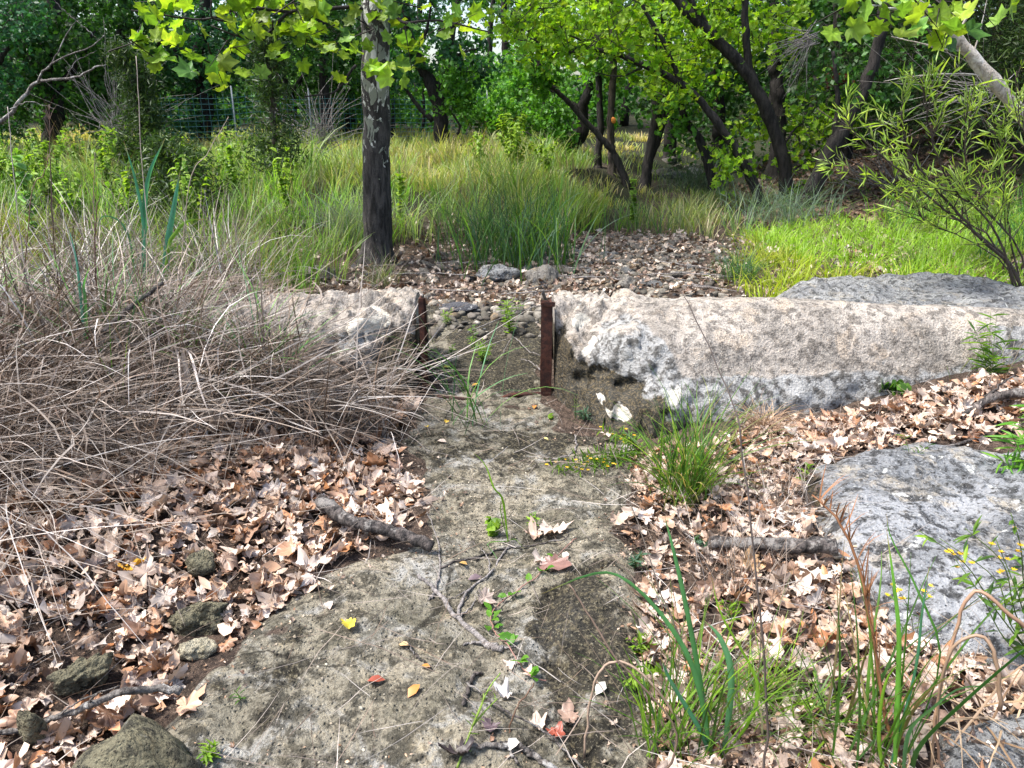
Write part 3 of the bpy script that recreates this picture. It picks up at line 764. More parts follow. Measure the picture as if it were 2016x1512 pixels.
litter('leaf_litter', spread(5200, 2.2, 12, 9.0, 17, lambda x, y: sm(x - (.6 + (y - 6) * .36), .3, 1.2)), .09, .17, .35, .03, .2, [(.16, .10, .06), (.24, .15, .10), (.10, .06, .04)])  # darker leaf colours put the tree shade into this slope's litter
# gravel and grit of the creek bed and crumbs on the channel rock
def grit(name, P, s0, s1, cols, mat):
    T = ICO[2] if False else None
    V, Fs = rock_shape(5, (1, .8, .55), 2, .3, 5)
    N = len(P)
    Vs, F2, Cc = scatter((V, [Fs], np.ones(len(V))), frames(np.c_[rng.normal(0, .3, (N, 2)), np.ones(N)], rng.uniform(0, 6.28, N), rng.uniform(s0, s1, N)), P, pal(cols, N, .25))
    a = Acc(); a.add(Vs, F2, np.clip(Cc, 0, 1)); return tag(a.build(name, mat, smooth=False), kind='stuff')
def grit_mat():
    t = NT('gravel'); v = t.coord(); n = t.noise(v, 40, 6)
    c = t.mix(t.ramp(n, .4, .65), t.attr('Col').outputs['Color'], (.08, .07, .055))
    return t.pbr(c, .85, t.bump(n, .5, .01), .3)
M['grit'] = grit_mat()
grit('gravel', spread(1500, -1.6, 3, 4.9, 8.6, lambda x, y: np.exp(-((x - .6 - (y - 6) * .36) / 1.0) ** 2)), .014, .06, [(.19, .17, .14), (.10, .09, .07), (.30, .27, .23), (.17, .12, .07), (.06, .05, .04)], M['grit'])
grit('gravel', spread(900, -1.1, .8, 1.35, 4.2, lambda x, y: (psdf(x, y, CHAN) < 0) * sm(fbm2(x, y, 2.5, 3, 77), -.1, .4)), .002, .007, [(.3, .25, .18), (.12, .1, .08), (.4, .36, .28)], M['grit'])

# individual fallen leaves that lie apart from the litter
def fallen(px, py, size, col, label, curl=.2, roll=.3, seed=1, tilt=.15, spin=None, oval=False, lift=.008, grp=None):
    p = g(px, py); T = T_oval(.3, .06, .08) if oval else T_lobed(curl, roll, seed)
    n = np.array([[rng.normal(0, tilt), rng.normal(0, tilt), 1.]])
    V, Fs, Cc = scatter(T, frames(n, np.array([spin if spin is not None else rng.uniform(0, 6.28)]), np.array([size])), np.array([p]), np.array([col]))
    zmin = V[:, 2] - H(V[:, 0], V[:, 1]); V[:, 2] += max(-np.percentile(zmin, 8), 0) * .8 + lift
    return tag(mk('fallen_leaf', V, Fs, M['litter'], np.clip(Cc, 0, 1), base=p), label, 'leaf', grp)
TAN = (.56, .37, .24); PALE = (.62, .5, .42); ORG = (.50, .20, .04); YEL = (.68, .46, .03); RED = (.30, .07, .04); PUR = (.13, .09, .10)
for px, py, s, c, lab, kw in [
    (378, 1395, .125, (.62, .40, .27), 'flat pale tan star shaped leaf on dark soil below the grey stick', dict(curl=.08, roll=.1, seed=3, spin=.3, tilt=.04)),
    (265, 1135, .115, (.66, .36, .03), 'bright orange yellow lobed leaf on the brown leaf litter', dict(curl=.4, roll=.5, seed=4, lift=.03)),
    (690, 1240, .075, (.66, .53, .06), 'small yellow leaf alone on the grey channel rock', dict(curl=.3, roll=.8, seed=5)),
    (648, 1198, .05, PALE, 'tiny white oval leaf on the rock beside the litter edge', dict(oval=True)),
    (1085, 1055, .15, PALE, 'big pale folded leaf on the rock right of the small green weed', dict(curl=.5, roll=.5, seed=6)),
    (1050, 1062, .10, (.50, .36, .28), 'brown crumpled leaf tucked beside the small green weed', dict(curl=.9, roll=.7, seed=7)),
    (960, 1190, .10, (.36, .29, .25), 'grey brown upturned leaf beside the creeping vine', dict(curl=.6, roll=.4, seed=8, tilt=.6)),
    (935, 1143, .05, PUR, 'small purple black leaf under the forked twig', dict(oval=True)),
    (1090, 1122, .13, (.22, .12, .10), 'flat dark reddish brown leaf beside the upper vine', dict(curl=.1, roll=.15, seed=9)),
    (1065, 1110, .07, (.5, .42, .36), 'folded pale leaf between the vine and the reddish leaf', dict(curl=.6, roll=.9, seed=10)),
    (1113, 1101, .045, PALE, 'narrow cream leaf just above the reddish brown leaf', dict(oval=True)),
    (1003, 1325, .06, PALE, 'pale shell like leaf just left of the lower vine', dict(curl=.4, roll=.7, seed=11)),
    (1040, 1328, .06, (.55, .43, .35), 'pale brown leaf touching the lower vine end', dict(curl=.4, roll=.6, seed=12)),
    (993, 1380, .065, (.66, .62, .6), 'crumpled white leaf lying below the vine', dict(curl=1.3, roll=.6, seed=13)),
    (742, 1353, .05, RED, 'small dark red oval leaf on the lower channel rock', dict(oval=True)),
    (815, 1372, .05, ORG, 'small orange oval leaf right of the dark red one', dict(oval=True)),
    (795, 1277, .035, (.6, .4, .2), 'tiny tan leaf in the middle of the channel rock', dict(oval=True)),
    (838, 1320, .03, ORG, 'tiny orange leaf by a thin twig on the channel rock', dict(oval=True)),
    (912, 1115, .035, (.55, .32, .1), 'tiny amber leaf above the forked twig', dict(oval=True)),
    (1182, 1363, .05, (.68, .66, .58), 'cream oval leaf on the dark mossy slope', dict(oval=True)),
    (1010, 1480, .05, (.68, .64, .58), 'cream oval leaf by the lichen twig at the bottom', dict(oval=True)),
    (965, 1440, .06, PUR, 'purple grey leaf at the bottom beside the pale green stem', dict(curl=.5, roll=.5, seed=14)),
    (1060, 1440, .075, PALE, 'pale curled leaf above the lichen twig at the bottom', dict(curl=.8, roll=.7, seed=15)),
    (1095, 1455, .07, RED, 'rust red leaf in the small pile at the bottom', dict(curl=.4, roll=.4, seed=16)),
    (1120, 1428, .09, (.3, .2, .15), 'brown leaf pressed flat by the crack at the bottom', dict(curl=.1, roll=.2, seed=17)),
    (905, 1490, .09, (.035, .025, .025), 'black wet leaf at the bottom edge', dict(curl=.9, roll=.6, seed=18)),
    (1195, 872, .08, PALE, 'white leaf behind the yellow flowers by the wall foot', dict(curl=.4, roll=.3, seed=19, lift=.03)),
    (880, 835, .05, (.6, .4, .05), 'small yellow leaf on the rock near the hanging dry grass', dict(curl=.5, roll=.6, seed=20)),
    (870, 873, .05, PALE, 'small white leaf on the rock left of the bare channel', dict(oval=True)),
    (1052, 805, .045, ORG, 'orange brown leaf just in front of the rusty sill strip', dict(oval=True)),
    (935, 762, .045, (.58, .33, .06), 'amber leaf just behind the rusty sill strip', dict(oval=True)),
    (880, 725, .05, (.62, .48, .06), 'yellow leaf on the floor behind the left post', dict(oval=True)),
    (1075, 868, .03, (.6, .5, .2), 'tiny cream leaf on the channel rock above the curved twig', dict(oval=True)),
    (840, 845, .04, (.62, .45, .05), 'tiny golden leaf at the litter edge near the gap', dict(oval=True)),
    (1480, 1130, .15, (.52, .33, .17), 'large golden brown leaf standing up below the short log', dict(curl=.5, roll=.5, seed=22, tilt=.5, lift=.03)),
    (1550, 1040, .19, (.70, .64, .58), 'large pale leaf just above the short log', dict(curl=.1, roll=.2, seed=23, lift=.035)),
    (1605, 1155, .17, (.72, .66, .58), 'large cream leaf with pointed lobes below the short log', dict(curl=.1, roll=.25, seed=24, lift=.03)),
    (1625, 1300, .16, (.24, .10, .04), 'large dark chestnut leaf standing up in the right litter', dict(curl=.5, roll=.6, seed=25, tilt=.8, lift=.05)),
    (1450, 760, .05, (.42, .42, .44), 'small grey leaf stuck on the right wall face', dict(oval=True)),
]: fallen(px, py, s, c, lab, **kw)

# ------------------------------------------------------------------ sticks and twigs
def stick(name, label, pts, r0, r1, mat, branches=(), cat='twig', lift=.0, n=28, nseg=8, wob=.003, seed=1, world=False):
    W = []
    for q in pts:
        p = gh(q[0], q[1], r0 + lift + (q[2] if len(q) > 2 else 0)) if not world else np.array(q[:3], float)
        W.append(p)
    path = smooth_path(W, n, wob, seed)
    if not world: path[:, 2] = np.maximum(path[:, 2], H(path[:, 0], path[:, 1]) + r1)
    e = None
    base = W[0]
    V, Fs = tube(path, np.linspace(r0, r1, n), nseg, True, .25, seed)
    acc = Acc(); acc.add(V, Fs, (1, 1, 1))
    for bp, b0, b1 in branches:
        Wb = []
        for q in bp:
            p = gh(q[0], q[1], b0 + (q[2] if len(q) > 2 else 0)) if not world else np.array(q[:3], float)
            Wb.append(p)
        bpth = smooth_path(Wb, 18, wob * .7, seed + 5)
        V, Fs = tube(bpth, np.linspace(b0, b1, 18), 6, True, .2, seed); acc.add(V, Fs, (1, 1, 1))
    return tag(acc.build(name, mat, base=base), label, cat)
stick('stick', 'long pale grey bent stick over the mossy boulder at lower left', [(-60, 1462, .02), (60, 1435, .03), (130, 1408, .05), (200, 1382, .10), (245, 1362, .13), (300, 1357, .11), (358, 1358, .08)], .0065, .012, M['deadwood'], [([(150, 1405, .05), (185, 1375, .12), (200, 1362, .14)], .003, .0015), ([(100, 1420, .04), (160, 1385, .10), (235, 1352, .14)], .003, .0015)], 'stick')
stick('twig', 'forked grey twig with side shoots lying across the channel rock', [(990, 1280), (955, 1268), (905, 1220), (870, 1178), (850, 1155), (822, 1135)], .0105, .005, M['twig'],
      [([(903, 1215), (907, 1190), (925, 1160), (960, 1135), (985, 1100), (1005, 1070)], .006, .003), ([(930, 1160), (905, 1172), (878, 1183)], .003, .001), ([(858, 1165), (862, 1140), (866, 1125), (865, 1090), (855, 1040), (840, 1008)], .004, .002), ([(965, 1130), (960, 1100), (945, 1080), (925, 1065)], .003, .0012), ([(905, 1215), (930, 1195), (940, 1165)], .003, .001), ([(858, 1165), (845, 1182)], .005, .003), ([(960, 1272), (935, 1265), (912, 1270)], .005, .003), ([(985, 1280), (1015, 1272)], .004, .002)], seed=3)
stick('twig', 'straight dark brown twig lying across the rock below the weed', [(868, 1118), (950, 1095), (1010, 1078), (1060, 1072), (1120, 1060)], .0045, .0025, M['rotwood'], (), seed=4)
stick('twig', 'short dark knobbly twig on the rock left of the white leaf', [(912, 1390), (922, 1360), (932, 1340), (948, 1325)], .006, .0045, M['rotwood'], (), seed=5)
stick('twig', 'lichen covered branched twig at the bottom of the rock', [(900, 1488), (930, 1474), (975, 1470), (1030, 1478), (1065, 1500), (1100, 1530)], .006, .008, M['deadwood'], [([(975, 1470), (1010, 1462), (1050, 1482)], .004, .002), ([(1000, 1472), (1020, 1505)], .005, .003)], seed=6)
stick('twig', 'slender brown stem lying diagonally over the pile at the bottom', [(918, 1345, .01), (1000, 1400, .03), (1080, 1450, .02), (1160, 1530, .03)], .003, .003, M['rotwood'], (), seed=7)
stick('twig', 'thin dark twig on the channel rock by the tiny orange leaf', [(800, 1268), (815, 1285), (830, 1300), (850, 1322)], .003, .002, M['rotwood'], (), seed=8)
stick('twig', 'slim pale curved twig above the yellow flowered weed', [(1070, 912), (1115, 900), (1133, 885), (1133, 858)], .004, .004, M['twig'], (), seed=9)
stick('rotten_log', 'crumbling grey log half sunk in the litter beside the channel', [(630, 985, .05), (690, 1025, .05), (760, 1045, .04), (815, 1060, .03), (850, 1080)], .026, .02, M['rotwood'], [([(690, 1022, .02), (650, 1000, .05)], .01, .006)], 'log', nseg=12, seed=10)
stick('short_log', 'short weathered grey log lying level in front of the right slab', [(1395, 1068, .045), (1470, 1070, .05), (1560, 1076, .05), (1645, 1078, .05)], .022, .028, M['rotwood'], (), 'log', nseg=14, seed=11)
stick('stick', 'dark forked stick rising to the right edge behind the slab', [(1885, 828), (1925, 800, .03), (1960, 782, .06), (2010, 775, .08), (2080, 760, .1)], .018, .022, M['rotwood'], [([(1930, 798, .03), (1960, 765, .10), (1995, 740, .15)], .009, .004)], 'stick', seed=12)
stick('twig', 'long thin bent twig along the back edge of the right slab', [(1690, 845), (1730, 870), (1790, 888), (1870, 880), (1960, 850), (2050, 830)], .005, .007, M['rotwood'], [([(1840, 884), (1780, 850), (1700, 815)], .004, .002)], seed=13)
stick('twig', 'thin dark twig on the shadowed litter left of the slab', [(1520, 935), (1580, 905), (1650, 880), (1700, 862)], .004, .003, M['twig'], (), seed=14)
stick('stick', 'thick curved dead branch leaning in the dry grass over the left wall', [(60, 745, .02), (120, 722, .12), (175, 680, .25), (230, 630, .38), (290, 580, .50), (320, 555, .55)], .019, .010, M['rotwood'], (), 'stick', seed=15)
stick('stick', 'pale peeled stick lying at the left edge of the dry grass', [(-30, 770, .05), (30, 758, .06), (75, 768, .04)], .014, .011, M['deadwood'], (), 'stick', seed=16)
stick('twig', 'bare grey twig leaning by the post on the upstream floor', [(1065, 700, .02), (1040, 690, .02), (1010, 665, .02), (985, 705, .01)], .003, .002, M['twig'], [([(1065, 730, .02), (1045, 715, .03), (1025, 708, .03)], .004, .002)], seed=17)
stick('twig', 'long grey twig lying on the pebbles behind the gap', [(920, 655, .01), (975, 632, .02), (1030, 610, .03), (1075, 600, .05)], .004, .002, M['twig'], [([(1000, 622, .02), (1060, 575, .12)], .003, .002)], seed=18)
stick('stick', 'broken pale stick end poking up behind the right guide post', [tuple(at_y(1078, 600, 4.45)), tuple(at_y(1074, 590, 4.4)), tuple(at_y(1068, 572, 4.35))], .010, .008, M['deadwood'], (), 'stick', world=True, n=8, wob=.001)
for k in range(26):
    px, py = rng.uniform(560, 1350), rng.uniform(500, 580); a = rng.uniform(-.5, .5); L = rng.uniform(40, 120)
    stick('twig', 'thin dead twig scattered in the creek bed behind the walls', [(px, py, .03), (px + L * .5, py + a * 12, .05), (px + L, py + a * 30, .03)], .006, .003, M['twig'], (), 'twig', seed=20 + k, n=10, nseg=5)['group'] = 'dead twigs in the creek bed'

# ------------------------------------------------------------------ dry grass
DRY = [(.30, .25, .21), (.20, .155, .12), (.41, .36, .32), (.12, .085, .06), (.58, .54, .51), (.25, .20, .16), (.07, .05, .036), (.34, .31, .29), (.16, .12, .09)]
DRYD = [(.13, .085, .06), (.20, .14, .10), (.27, .20, .155), (.08, .055, .04)]
def Hc(x, y):
    """ground with the weir walls as obstacles"""
    h = H(x, y)
    w = np.where((y > 3.9) & (y < 4.8) & (x < -.48), np.clip(np.minimum((y - 3.85) / .3, (4.8 - y) / .1), 0, 1) * .55, 0)
    return np.maximum(h, w)
def add_rib(acc, P, az, lean, droop, L, w, C, S=7, power=1.4, wav=.08, tipw=.15, floor=None, gutter=0):
    V, Fs, per = ribbons(P, az, lean, droop, L, w, S, tipw, power, floor, wav, gutter=gutter)
    acc.add(V, Fs, np.repeat(C, per, 0))
def U(a, b, n): return rng.uniform(a, b, n)
def roots(n, cx, cy, sx_, sy_, clump=0, fl=Hc):
    if clump:
        c = np.c_[rng.normal(cx, sx_, clump), rng.normal(cy, sy_, clump)]; k = rng.integers(0, clump, n)
        q = c[k] + rng.normal(0, .05, (n, 2))
    else: q = np.c_[rng.normal(cx, sx_, n), rng.normal(cy, sy_, n)]
    return np.c_[q, H(q[:, 0], q[:, 1])]
MG = [(.12, .2, .04)]
a = Acc()
# upright tangle on both sides of the left wall
n = 2300; P = roots(n, -2.3, 3.68, .58, .2, 50); add_rib(a, P, U(0, 6.28, n), U(.0, .7, n), U(.3, 2.6, n), U(.35, 1.0, n), U(.003, .0095, n), pal(DRY + DRYD + DRYD, n, .28), floor=Hc)
n = 1300; P = roots(n, -2.9, 5.1, .8, .3, 36); add_rib(a, P, U(0, 6.28, n), U(.0, .6, n), U(.2, 1.8, n), U(.55, 1.2, n), U(.004, .009, n), pal(DRY + MG, n, .22), floor=Hc)
n = 300; P = roots(n, -2.3, 3.75, .7, .3, 18); add_rib(a, P, U(0, 6.28, n), U(.1, .7, n), U(.8, 3.0, n), U(.3, .85, n), U(.007, .016, n), pal(DRY, n, .15), floor=Hc, gutter=.4, wav=.15)
n = 260; P = roots(n, -2.1, 3.7, .7, .2, 14); add_rib(a, P, U(0, 6.28, n), U(.0, .6, n), U(.2, 1.5, n), U(.35, .85, n), U(.005, .012, n), pal([(.10, .24, .05), (.16, .32, .05), (.07, .20, .08)], n, .2), floor=Hc, gutter=.4)
tag(a.build('dry_grass', M['dry']), kind='stuff')
a = Acc()
# lodged stems sweeping down to the right over the litter
n = 1000; P = roots(n, -1.75, 3.35, .5, .22, 22); P[:, 2] += U(.0, .22, n); add_rib(a, P, rng.normal(-.4, .9, n), U(1.0, 1.6, n), U(-.3, .7, n), U(.3, 1.1, n), U(.0035, .008, n), pal(DRY, n, .25), S=9, floor=Hc, wav=.05)
n = 300; P = roots(n, -2.25, 2.95, .3, .25, 14); P[:, 2] += U(.0, .25, n); add_rib(a, P, rng.normal(-.5, .8, n), U(1.0, 1.6, n), U(-.3, .7, n), U(.3, .95, n), U(.003, .0065, n), pal(DRY, n, .25), S=9, floor=Hc, wav=.05)
n = 460; P = roots(n, -1.95, 2.6, .25, .4, 26); P[:, 2] += U(.0, .15, n); add_rib(a, P, rng.normal(-.5, .5, n), U(1.15, 1.6, n), U(-.1, .5, n), U(.35, 1.0, n), U(.0024, .0045, n), pal(DRY, n, .15), S=9, floor=Hc, wav=.05)
n = 1100; P = roots(n, -2.1, 3.2, .45, .4, 24); add_rib(a, P, U(0, 6.28, n), U(.1, .9, n), U(.4, 1.8, n), U(.3, .8, n), U(.0025, .006, n), pal(DRYD, n, .2), floor=Hc)
n = 1500; P = roots(n, -1.9, 3.25, .55, .4, 40); P[:, 2] += U(.02, .28, n); add_rib(a, P, U(0, 6.28, n), U(.9, 1.9, n), U(-.6, .9, n), U(.12, .45, n), U(.003, .008, n), pal(DRYD + DRY[:4], n, .25), S=4, floor=Hc, wav=.2)
tag(a.build('lodged_dry_grass', M['dry']), kind='stuff')
a = Acc()
for n, x0, x1, y0, y1, dn in ((700, -2.4, -.3, 1.4, 3.6, den_left), (1000, .3, 1.8, 1.3, 3.6, den_right), (500, 1.2, 3.5, 3.0, 4.0, lambda x, y: sm(psdf(x, y, SLAB), -.05, .05)), (420, -.7, .5, 1.4, 4.0, lambda x, y: 0 * x + .6)):
    P = spread(n, x0, x1, y0, y1, dn); P[:, 2] += U(.01, .06, n); add_rib(a, P, U(0, 6.28, n), U(1.35, 1.7, n), U(-.3, .4, n), U(.05, .32, n), U(.0012, .003, n), pal(DRY + DRYD, n, .2), S=4, floor=H)
tag(a.build('stem_litter', M['dry']), kind='stuff')
# drooping clump at the left wall end
def clump(name, label, p, n, az, azs, lean, droop, L, w, cols, cat='grass clump', rad=.05, mat='dry', S=8, grp=None, green=None, floor=H, gutter=0, power=1.4):
    q = np.c_[rng.normal(p[0], rad, n), rng.normal(p[1], rad, n)]; P = np.c_[q, H(q[:, 0], q[:, 1])]
    azv = U(0, 6.28, n) if az is None else rng.normal(az, azs, n)
    a = Acc(); add_rib(a, P, azv, U(*lean, n), U(*droop, n), U(*L, n), U(*w, n), pal(cols, n, .15), S=S, floor=floor, gutter=gutter, power=power)
    if green:
        m, gc = green; q = np.c_[rng.normal(p[0], rad, m), rng.normal(p[1], rad, m)]; P = np.c_[q, H(q[:, 0], q[:, 1])]
        add_rib(a, P, U(0, 6.28, m), U(*lean, m), U(*droop, m), U(*L, m) * .9, U(*w, m) * 1.3, pal(gc, m, .15), S=S, floor=floor)
    return tag(a.build(name, M[mat], base=(p[0], p[1], float(H(p[0], p[1])))), label, cat, grp)
GRN = [(.06, .15, .02), (.10, .22, .03), (.15, .28, .04), (.05, .12, .03)]
LIME = [(.20, .36, .03), (.28, .44, .04), (.14, .28, .03)]
BLUE = [(.06, .14, .08), (.09, .19, .11), (.12, .22, .14), (.05, .10, .05)]
clump('dry_grass_clump', 'dense drooping clump of dry grass spilling over the end of the left wall', (-1.02, 3.6), 420, -.5, .9, (.6, 1.2), (.4, 1.3), (.25, .55), (.003, .006), DRY + DRYD, rad=.12, floor=Hc)
clump('dry_grass_clump', 'dry grass clump with green blades in front of the left wall middle', (-1.6, 3.62), 330, None, 0, (.1, .8), (.5, 1.7), (.4, .75), (.003, .006), DRY + DRYD, rad=.12, green=(60, GRN), floor=Hc)
clump('dry_grass_clump', 'dark brown tussock at the lower left edge under the lodged stems', (-2.05, 2.62), 420, None, 0, (.2, .9), (.6, 1.6), (.3, .6), (.002, .0045), DRYD, rad=.12)
clump('dry_grass_clump', 'small round brown tuft of dry grass at the foot of the right wall', g(1505, 850), 240, None, 0, (.3, 1.2), (.8, 1.8), (.14, .3), (.0018, .0035), [(.30, .19, .11), (.22, .13, .08), (.4, .28, .18)], rad=.025)
clump('grass_clump', 'tall mixed green and straw grass clump in the litter right of the channel', g(1350, 985), 190, None, 0, (.05, .75), (.2, 1.4), (.25, .62), (.003, .007), GRN + [(.34, .26, .12)], rad=.05, mat='blade', green=(40, LIME))
clump('grass_clump', 'low lime green grass tuft at the bottom right among brown leaves', g(1500, 1400), 120, None, 0, (.3, 1.1), (.2, .9), (.1, .26), (.003, .006), LIME, rad=.05, mat='blade')
clump('grass_clump', 'sparse green and dry tuft beside the low lime tuft', g(1400, 1440), 70, None, 0, (.1, .8), (.2, .8), (.2, .5), (.002, .005), GRN + DRY, rad=.06, mat='blade')
clump('grass_clump', 'wiry tuft of fine dry stems between the tall stalk and the short log', g(1530, 1010), 90, None, 0, (.2, 1.0), (.3, 1.4), (.2, .45), (.0015, .003), DRY + DRYD, rad=.08)
clump('grass_clump', 'green grass tuft at the bottom edge right of the channel', g(1330, 1490), 70, None, 0, (.05, .7), (.2, .9), (.2, .45), (.003, .007), GRN + LIME, rad=.05, mat='blade')
clump('grass_clump', 'sprawling lime grass under the rust brown stalk', g(1600, 1430), 90, None, 0, (.4, 1.3), (.2, .9), (.12, .3), (.003, .006), LIME + GRN, rad=.07, mat='blade')
clump('grass_clump', 'few green blades rising beside the thick rust brown stalk', g(1700, 1500), 36, None, 0, (.02, .45), (.1, .8), (.3, .6), (.004, .009), GRN + [(.3, .2, .12)], rad=.06, mat='blade', gutter=.4)
clump('grass_clump', 'thin dry stems tuft standing by the short log', g(1440, 1180), 60, None, 0, (.05, .6), (.1, 1), (.25, .5), (.0018, .003), DRY + DRYD, rad=.08)
clump('grass_clump', 'tangle of straw coloured blades at the bottom right corner', g(1960, 1440), 60, None, 0, (.4, 1.2), (.5, 1.6), (.25, .5), (.004, .008), [(.36, .24, .14), (.26, .16, .09), (.46, .34, .22)], rad=.14, gutter=.4)
clump('grass_clump', 'small dry tuft at the creek edge left of the sycamore foot', g(750, 565), 150, None, 0, (.1, .9), (.3, 1.2), (.2, .4), (.002, .005), DRY + GRN, rad=.06, mat='blade')
clump('grass_clump', 'green tuft at the left end of the grey rock hump', g(1455, 555), 200, None, 0, (.1, .8), (.3, 1.0), (.2, .45), (.003, .006), GRN + BLUE, rad=.08, mat='blade')
clump('grass_clump', 'green tuft growing at the right end behind the grey rock hump', g(1800, 535), 120, None, 0, (.1, .8), (.3, 1.0), (.2, .4), (.003, .006), GRN + LIME, rad=.08, mat='blade')
clump('grass_clump', 'blue green tuft of broad blades in the meadow front by the creek', g(1010, 520), 420, None, 0, (.02, .5), (.2, 1.2), (.5, .85), (.006, .014), BLUE + GRN, rad=.28, mat='blade', gutter=.3)
clump('grass_clump', 'grey blue drooping tussock left of the sycamore trunk', g(700, 480), 380, None, 0, (.1, .7), (.6, 1.7), (.5, .8), (.003, .006), [(.14, .20, .16), (.09, .14, .10), (.2, .25, .2)], rad=.14, mat='blade')
clump('grass_clump', 'grey blue tussock at the foot of the leaning trunks', g(1540, 440), 420, None, 0, (.1, .9), (.4, 1.5), (.4, .75), (.003, .007), [(.16, .24, .18), (.10, .17, .10), (.2, .28, .2)], rad=.3, mat='blade')
clump('grass_clump', 'blue grey tussock under the trees beside the shaded path', g(1375, 375), 300, None, 0, (.1, .9), (.4, 1.5), (.4, .8), (.006, .012), [(.12, .17, .13), (.08, .12, .08)], rad=.3, mat='blade')

def blade_plant(name, label, base, blades, cols, cat='grass plant', mat='blade', world=False, gutter=.55, S=14):
    """a few broad blades, each given as a list of world points and a width"""
    acc = Acc()
    for k, (pts, w) in enumerate(blades):
        pth = smooth_path(pts, S + 1); n = len(pth)
        t = np.gradient(pth, axis=0); t /= np.linalg.norm(t, axis=1, keepdims=True)
        s = np.linspace(0, 1, n); prof = np.where(s < .2, .55 + 2.2 * s, 1 - ((s - .2) / .8) ** 2.2 * .97)
        ref = np.array([.45 * math.cos(k * 2.3), 1, .35]); sd = np.cross(t, ref); sd /= np.linalg.norm(sd, axis=1, keepdims=True)
        nr = np.cross(sd, t); hw = w / 2 * prof
        A = pth - sd * hw[:, None]; B = pth + sd * hw[:, None]; C_ = pth - nr * (hw * gutter)[:, None]
        V = np.stack([A, C_, B], 1).reshape(-1, 3); i = np.arange(n - 1) * 3
        Fs = np.concatenate([np.stack([i + q, i + q + 1, i + q + 4, i + q + 3], 1) for q in (0, 1)])
        c = np.array(cols[k % len(cols)]); cc = np.repeat((c[None] * (1 + .25 * (s[:, None] - .3))), 3, 0); cc[1::3] *= 1.25; tb = np.repeat(sm(s + .03 * math.sin(k * 5), .86, .97), 3)[:, None]; cc = cc * (1 - tb) + np.array([[.42, .30, .14]]) * tb; cc = cc * (1 + .14 * np.repeat(np.sin(s * 23 + k), 3)[:, None] * .5)
        acc.add(V, Fs, np.clip(cc, 0, 1))
    return tag(acc.build(name, M[mat], base=base), label, cat)
def PY(px, py, y): return at_y(px, py, y)
BG = (.09, .25, .09); BG2 = (.06, .19, .10); YG = (.18, .34, .03)
b = g(1400, 1500)
y0 = b[1]
blade_plant('broad_grass', 'bright broad bladed grass with one long blade arching left over the channel', b, [
    ([b, PY(1370, 1330, y0 + .02), PY(1310, 1220, y0 + .06), PY(1230, 1140, y0 + .12), PY(1165, 1130, y0 + .18), PY(1060, 1172, y0 + .25)], .016),
    ([b, PY(1380, 1350, y0 + .05), PY(1350, 1190, y0 + .10), PY(1325, 1080, y0 + .14), PY(1308, 1015, y0 + .16)], .014),
    ([b + [.03, 0, 0], PY(1440, 1340, y0 + .03), PY(1420, 1260, y0 + .05), PY(1385, 1220, y0 + .07)], .017),
    ([b + [.02, 0, 0], PY(1475, 1420, y0), PY(1490, 1340, y0 + .02), PY(1420, 1210, y0 + .06), PY(1400, 1130, y0 + .08)], .009),
    ([b, PY(1380, 1440, y0), PY(1320, 1340, y0 + .04), PY(1300, 1290, y0 + .05)], .012),
], [BG, BG, (.12, .30, .14), YG, BG2])
b = g(1760, 1540); y0 = b[1]
blade_plant('broad_grass', 'upright broad bladed grass at the bottom right with a blade crossing to the edge', b, [
    ([b, PY(1765, 1420, y0 + .03), PY(1770, 1260, y0 + .08), PY(1760, 1150, y0 + .12), PY(1745, 1040, y0 + .16)], .012),
    ([b + [.02, 0, 0], PY(1790, 1440, y0), PY(1840, 1390, y0 - .02), PY(1890, 1355, y0 - .03), PY(1960, 1350, y0 - .04)], .015),
    ([b + [.04, 0, 0], PY(1810, 1470, y0 - .02), PY(1900, 1380, y0 - .05), PY(2010, 1285, y0 - .08), PY(2090, 1225, y0 - .1)], .015),
    ([b + [-.02, 0, 0], PY(1800, 1330, y0 + .06), PY(1815, 1210, y0 + .10), PY(1830, 1110, y0 + .13)], .007),
    ([b, PY(1850, 1310, y0 + .05), PY(1810, 1170, y0 + .13), PY(1755, 1060, y0 + .22), PY(1745, 1010, y0 + .25)], .008),
    ([b + [-.02, 0, 0], PY(1730, 1450, y0 + .03), PY(1745, 1340, y0 + .06), PY(1790, 1290, y0 + .07)], .009),
], [(.12, .30, .04), (.14, .32, .14), (.05, .15, .03), BG2, (.07, .2, .03), YG])
b = g(330, 660); y0 = b[1] - .1
b2 = np.array([at_y(285, 650, y0)[0], y0, H(at_y(285, 650, y0)[0], y0)])
blade_plant('reed_grass', 'tall blue green reed blades standing in the dry grass on the left', b2, [
    ([b2, PY(285, 470, y0), PY(268, 360, y0), PY(243, 275, y0)], .036), ([b2, PY(284, 450, y0 + .02), PY(292, 350, y0 + .03), PY(325, 272, y0 + .05)], .032),
    ([b2 + [.1, 0, 0], PY(328, 500, y0), PY(342, 410, y0), PY(355, 335, y0)], .042), ([b2 + [.1, 0, 0], PY(330, 500, y0 - .03), PY(345, 460, y0 - .05), PY(370, 435, y0 - .06), PY(405, 432, y0 - .08)], .026),
    ([b2 + [-.05, 0, 0], PY(255, 470, y0), PY(205, 425, y0), PY(187, 470, y0)], .012), ([b2 + [.1, 0, 0], PY(318, 600, y0), PY(305, 560, y0), PY(330, 500, y0), PY(360, 480, y0)], .014),
], [(.05, .20, .12), (.06, .22, .15), (.07, .24, .17), (.16, .30, .04), BG2, BG])
b = np.array([at_y(150, 650, 3.5)[0], 3.5, 0]); b[2] = H(b[0], b[1])
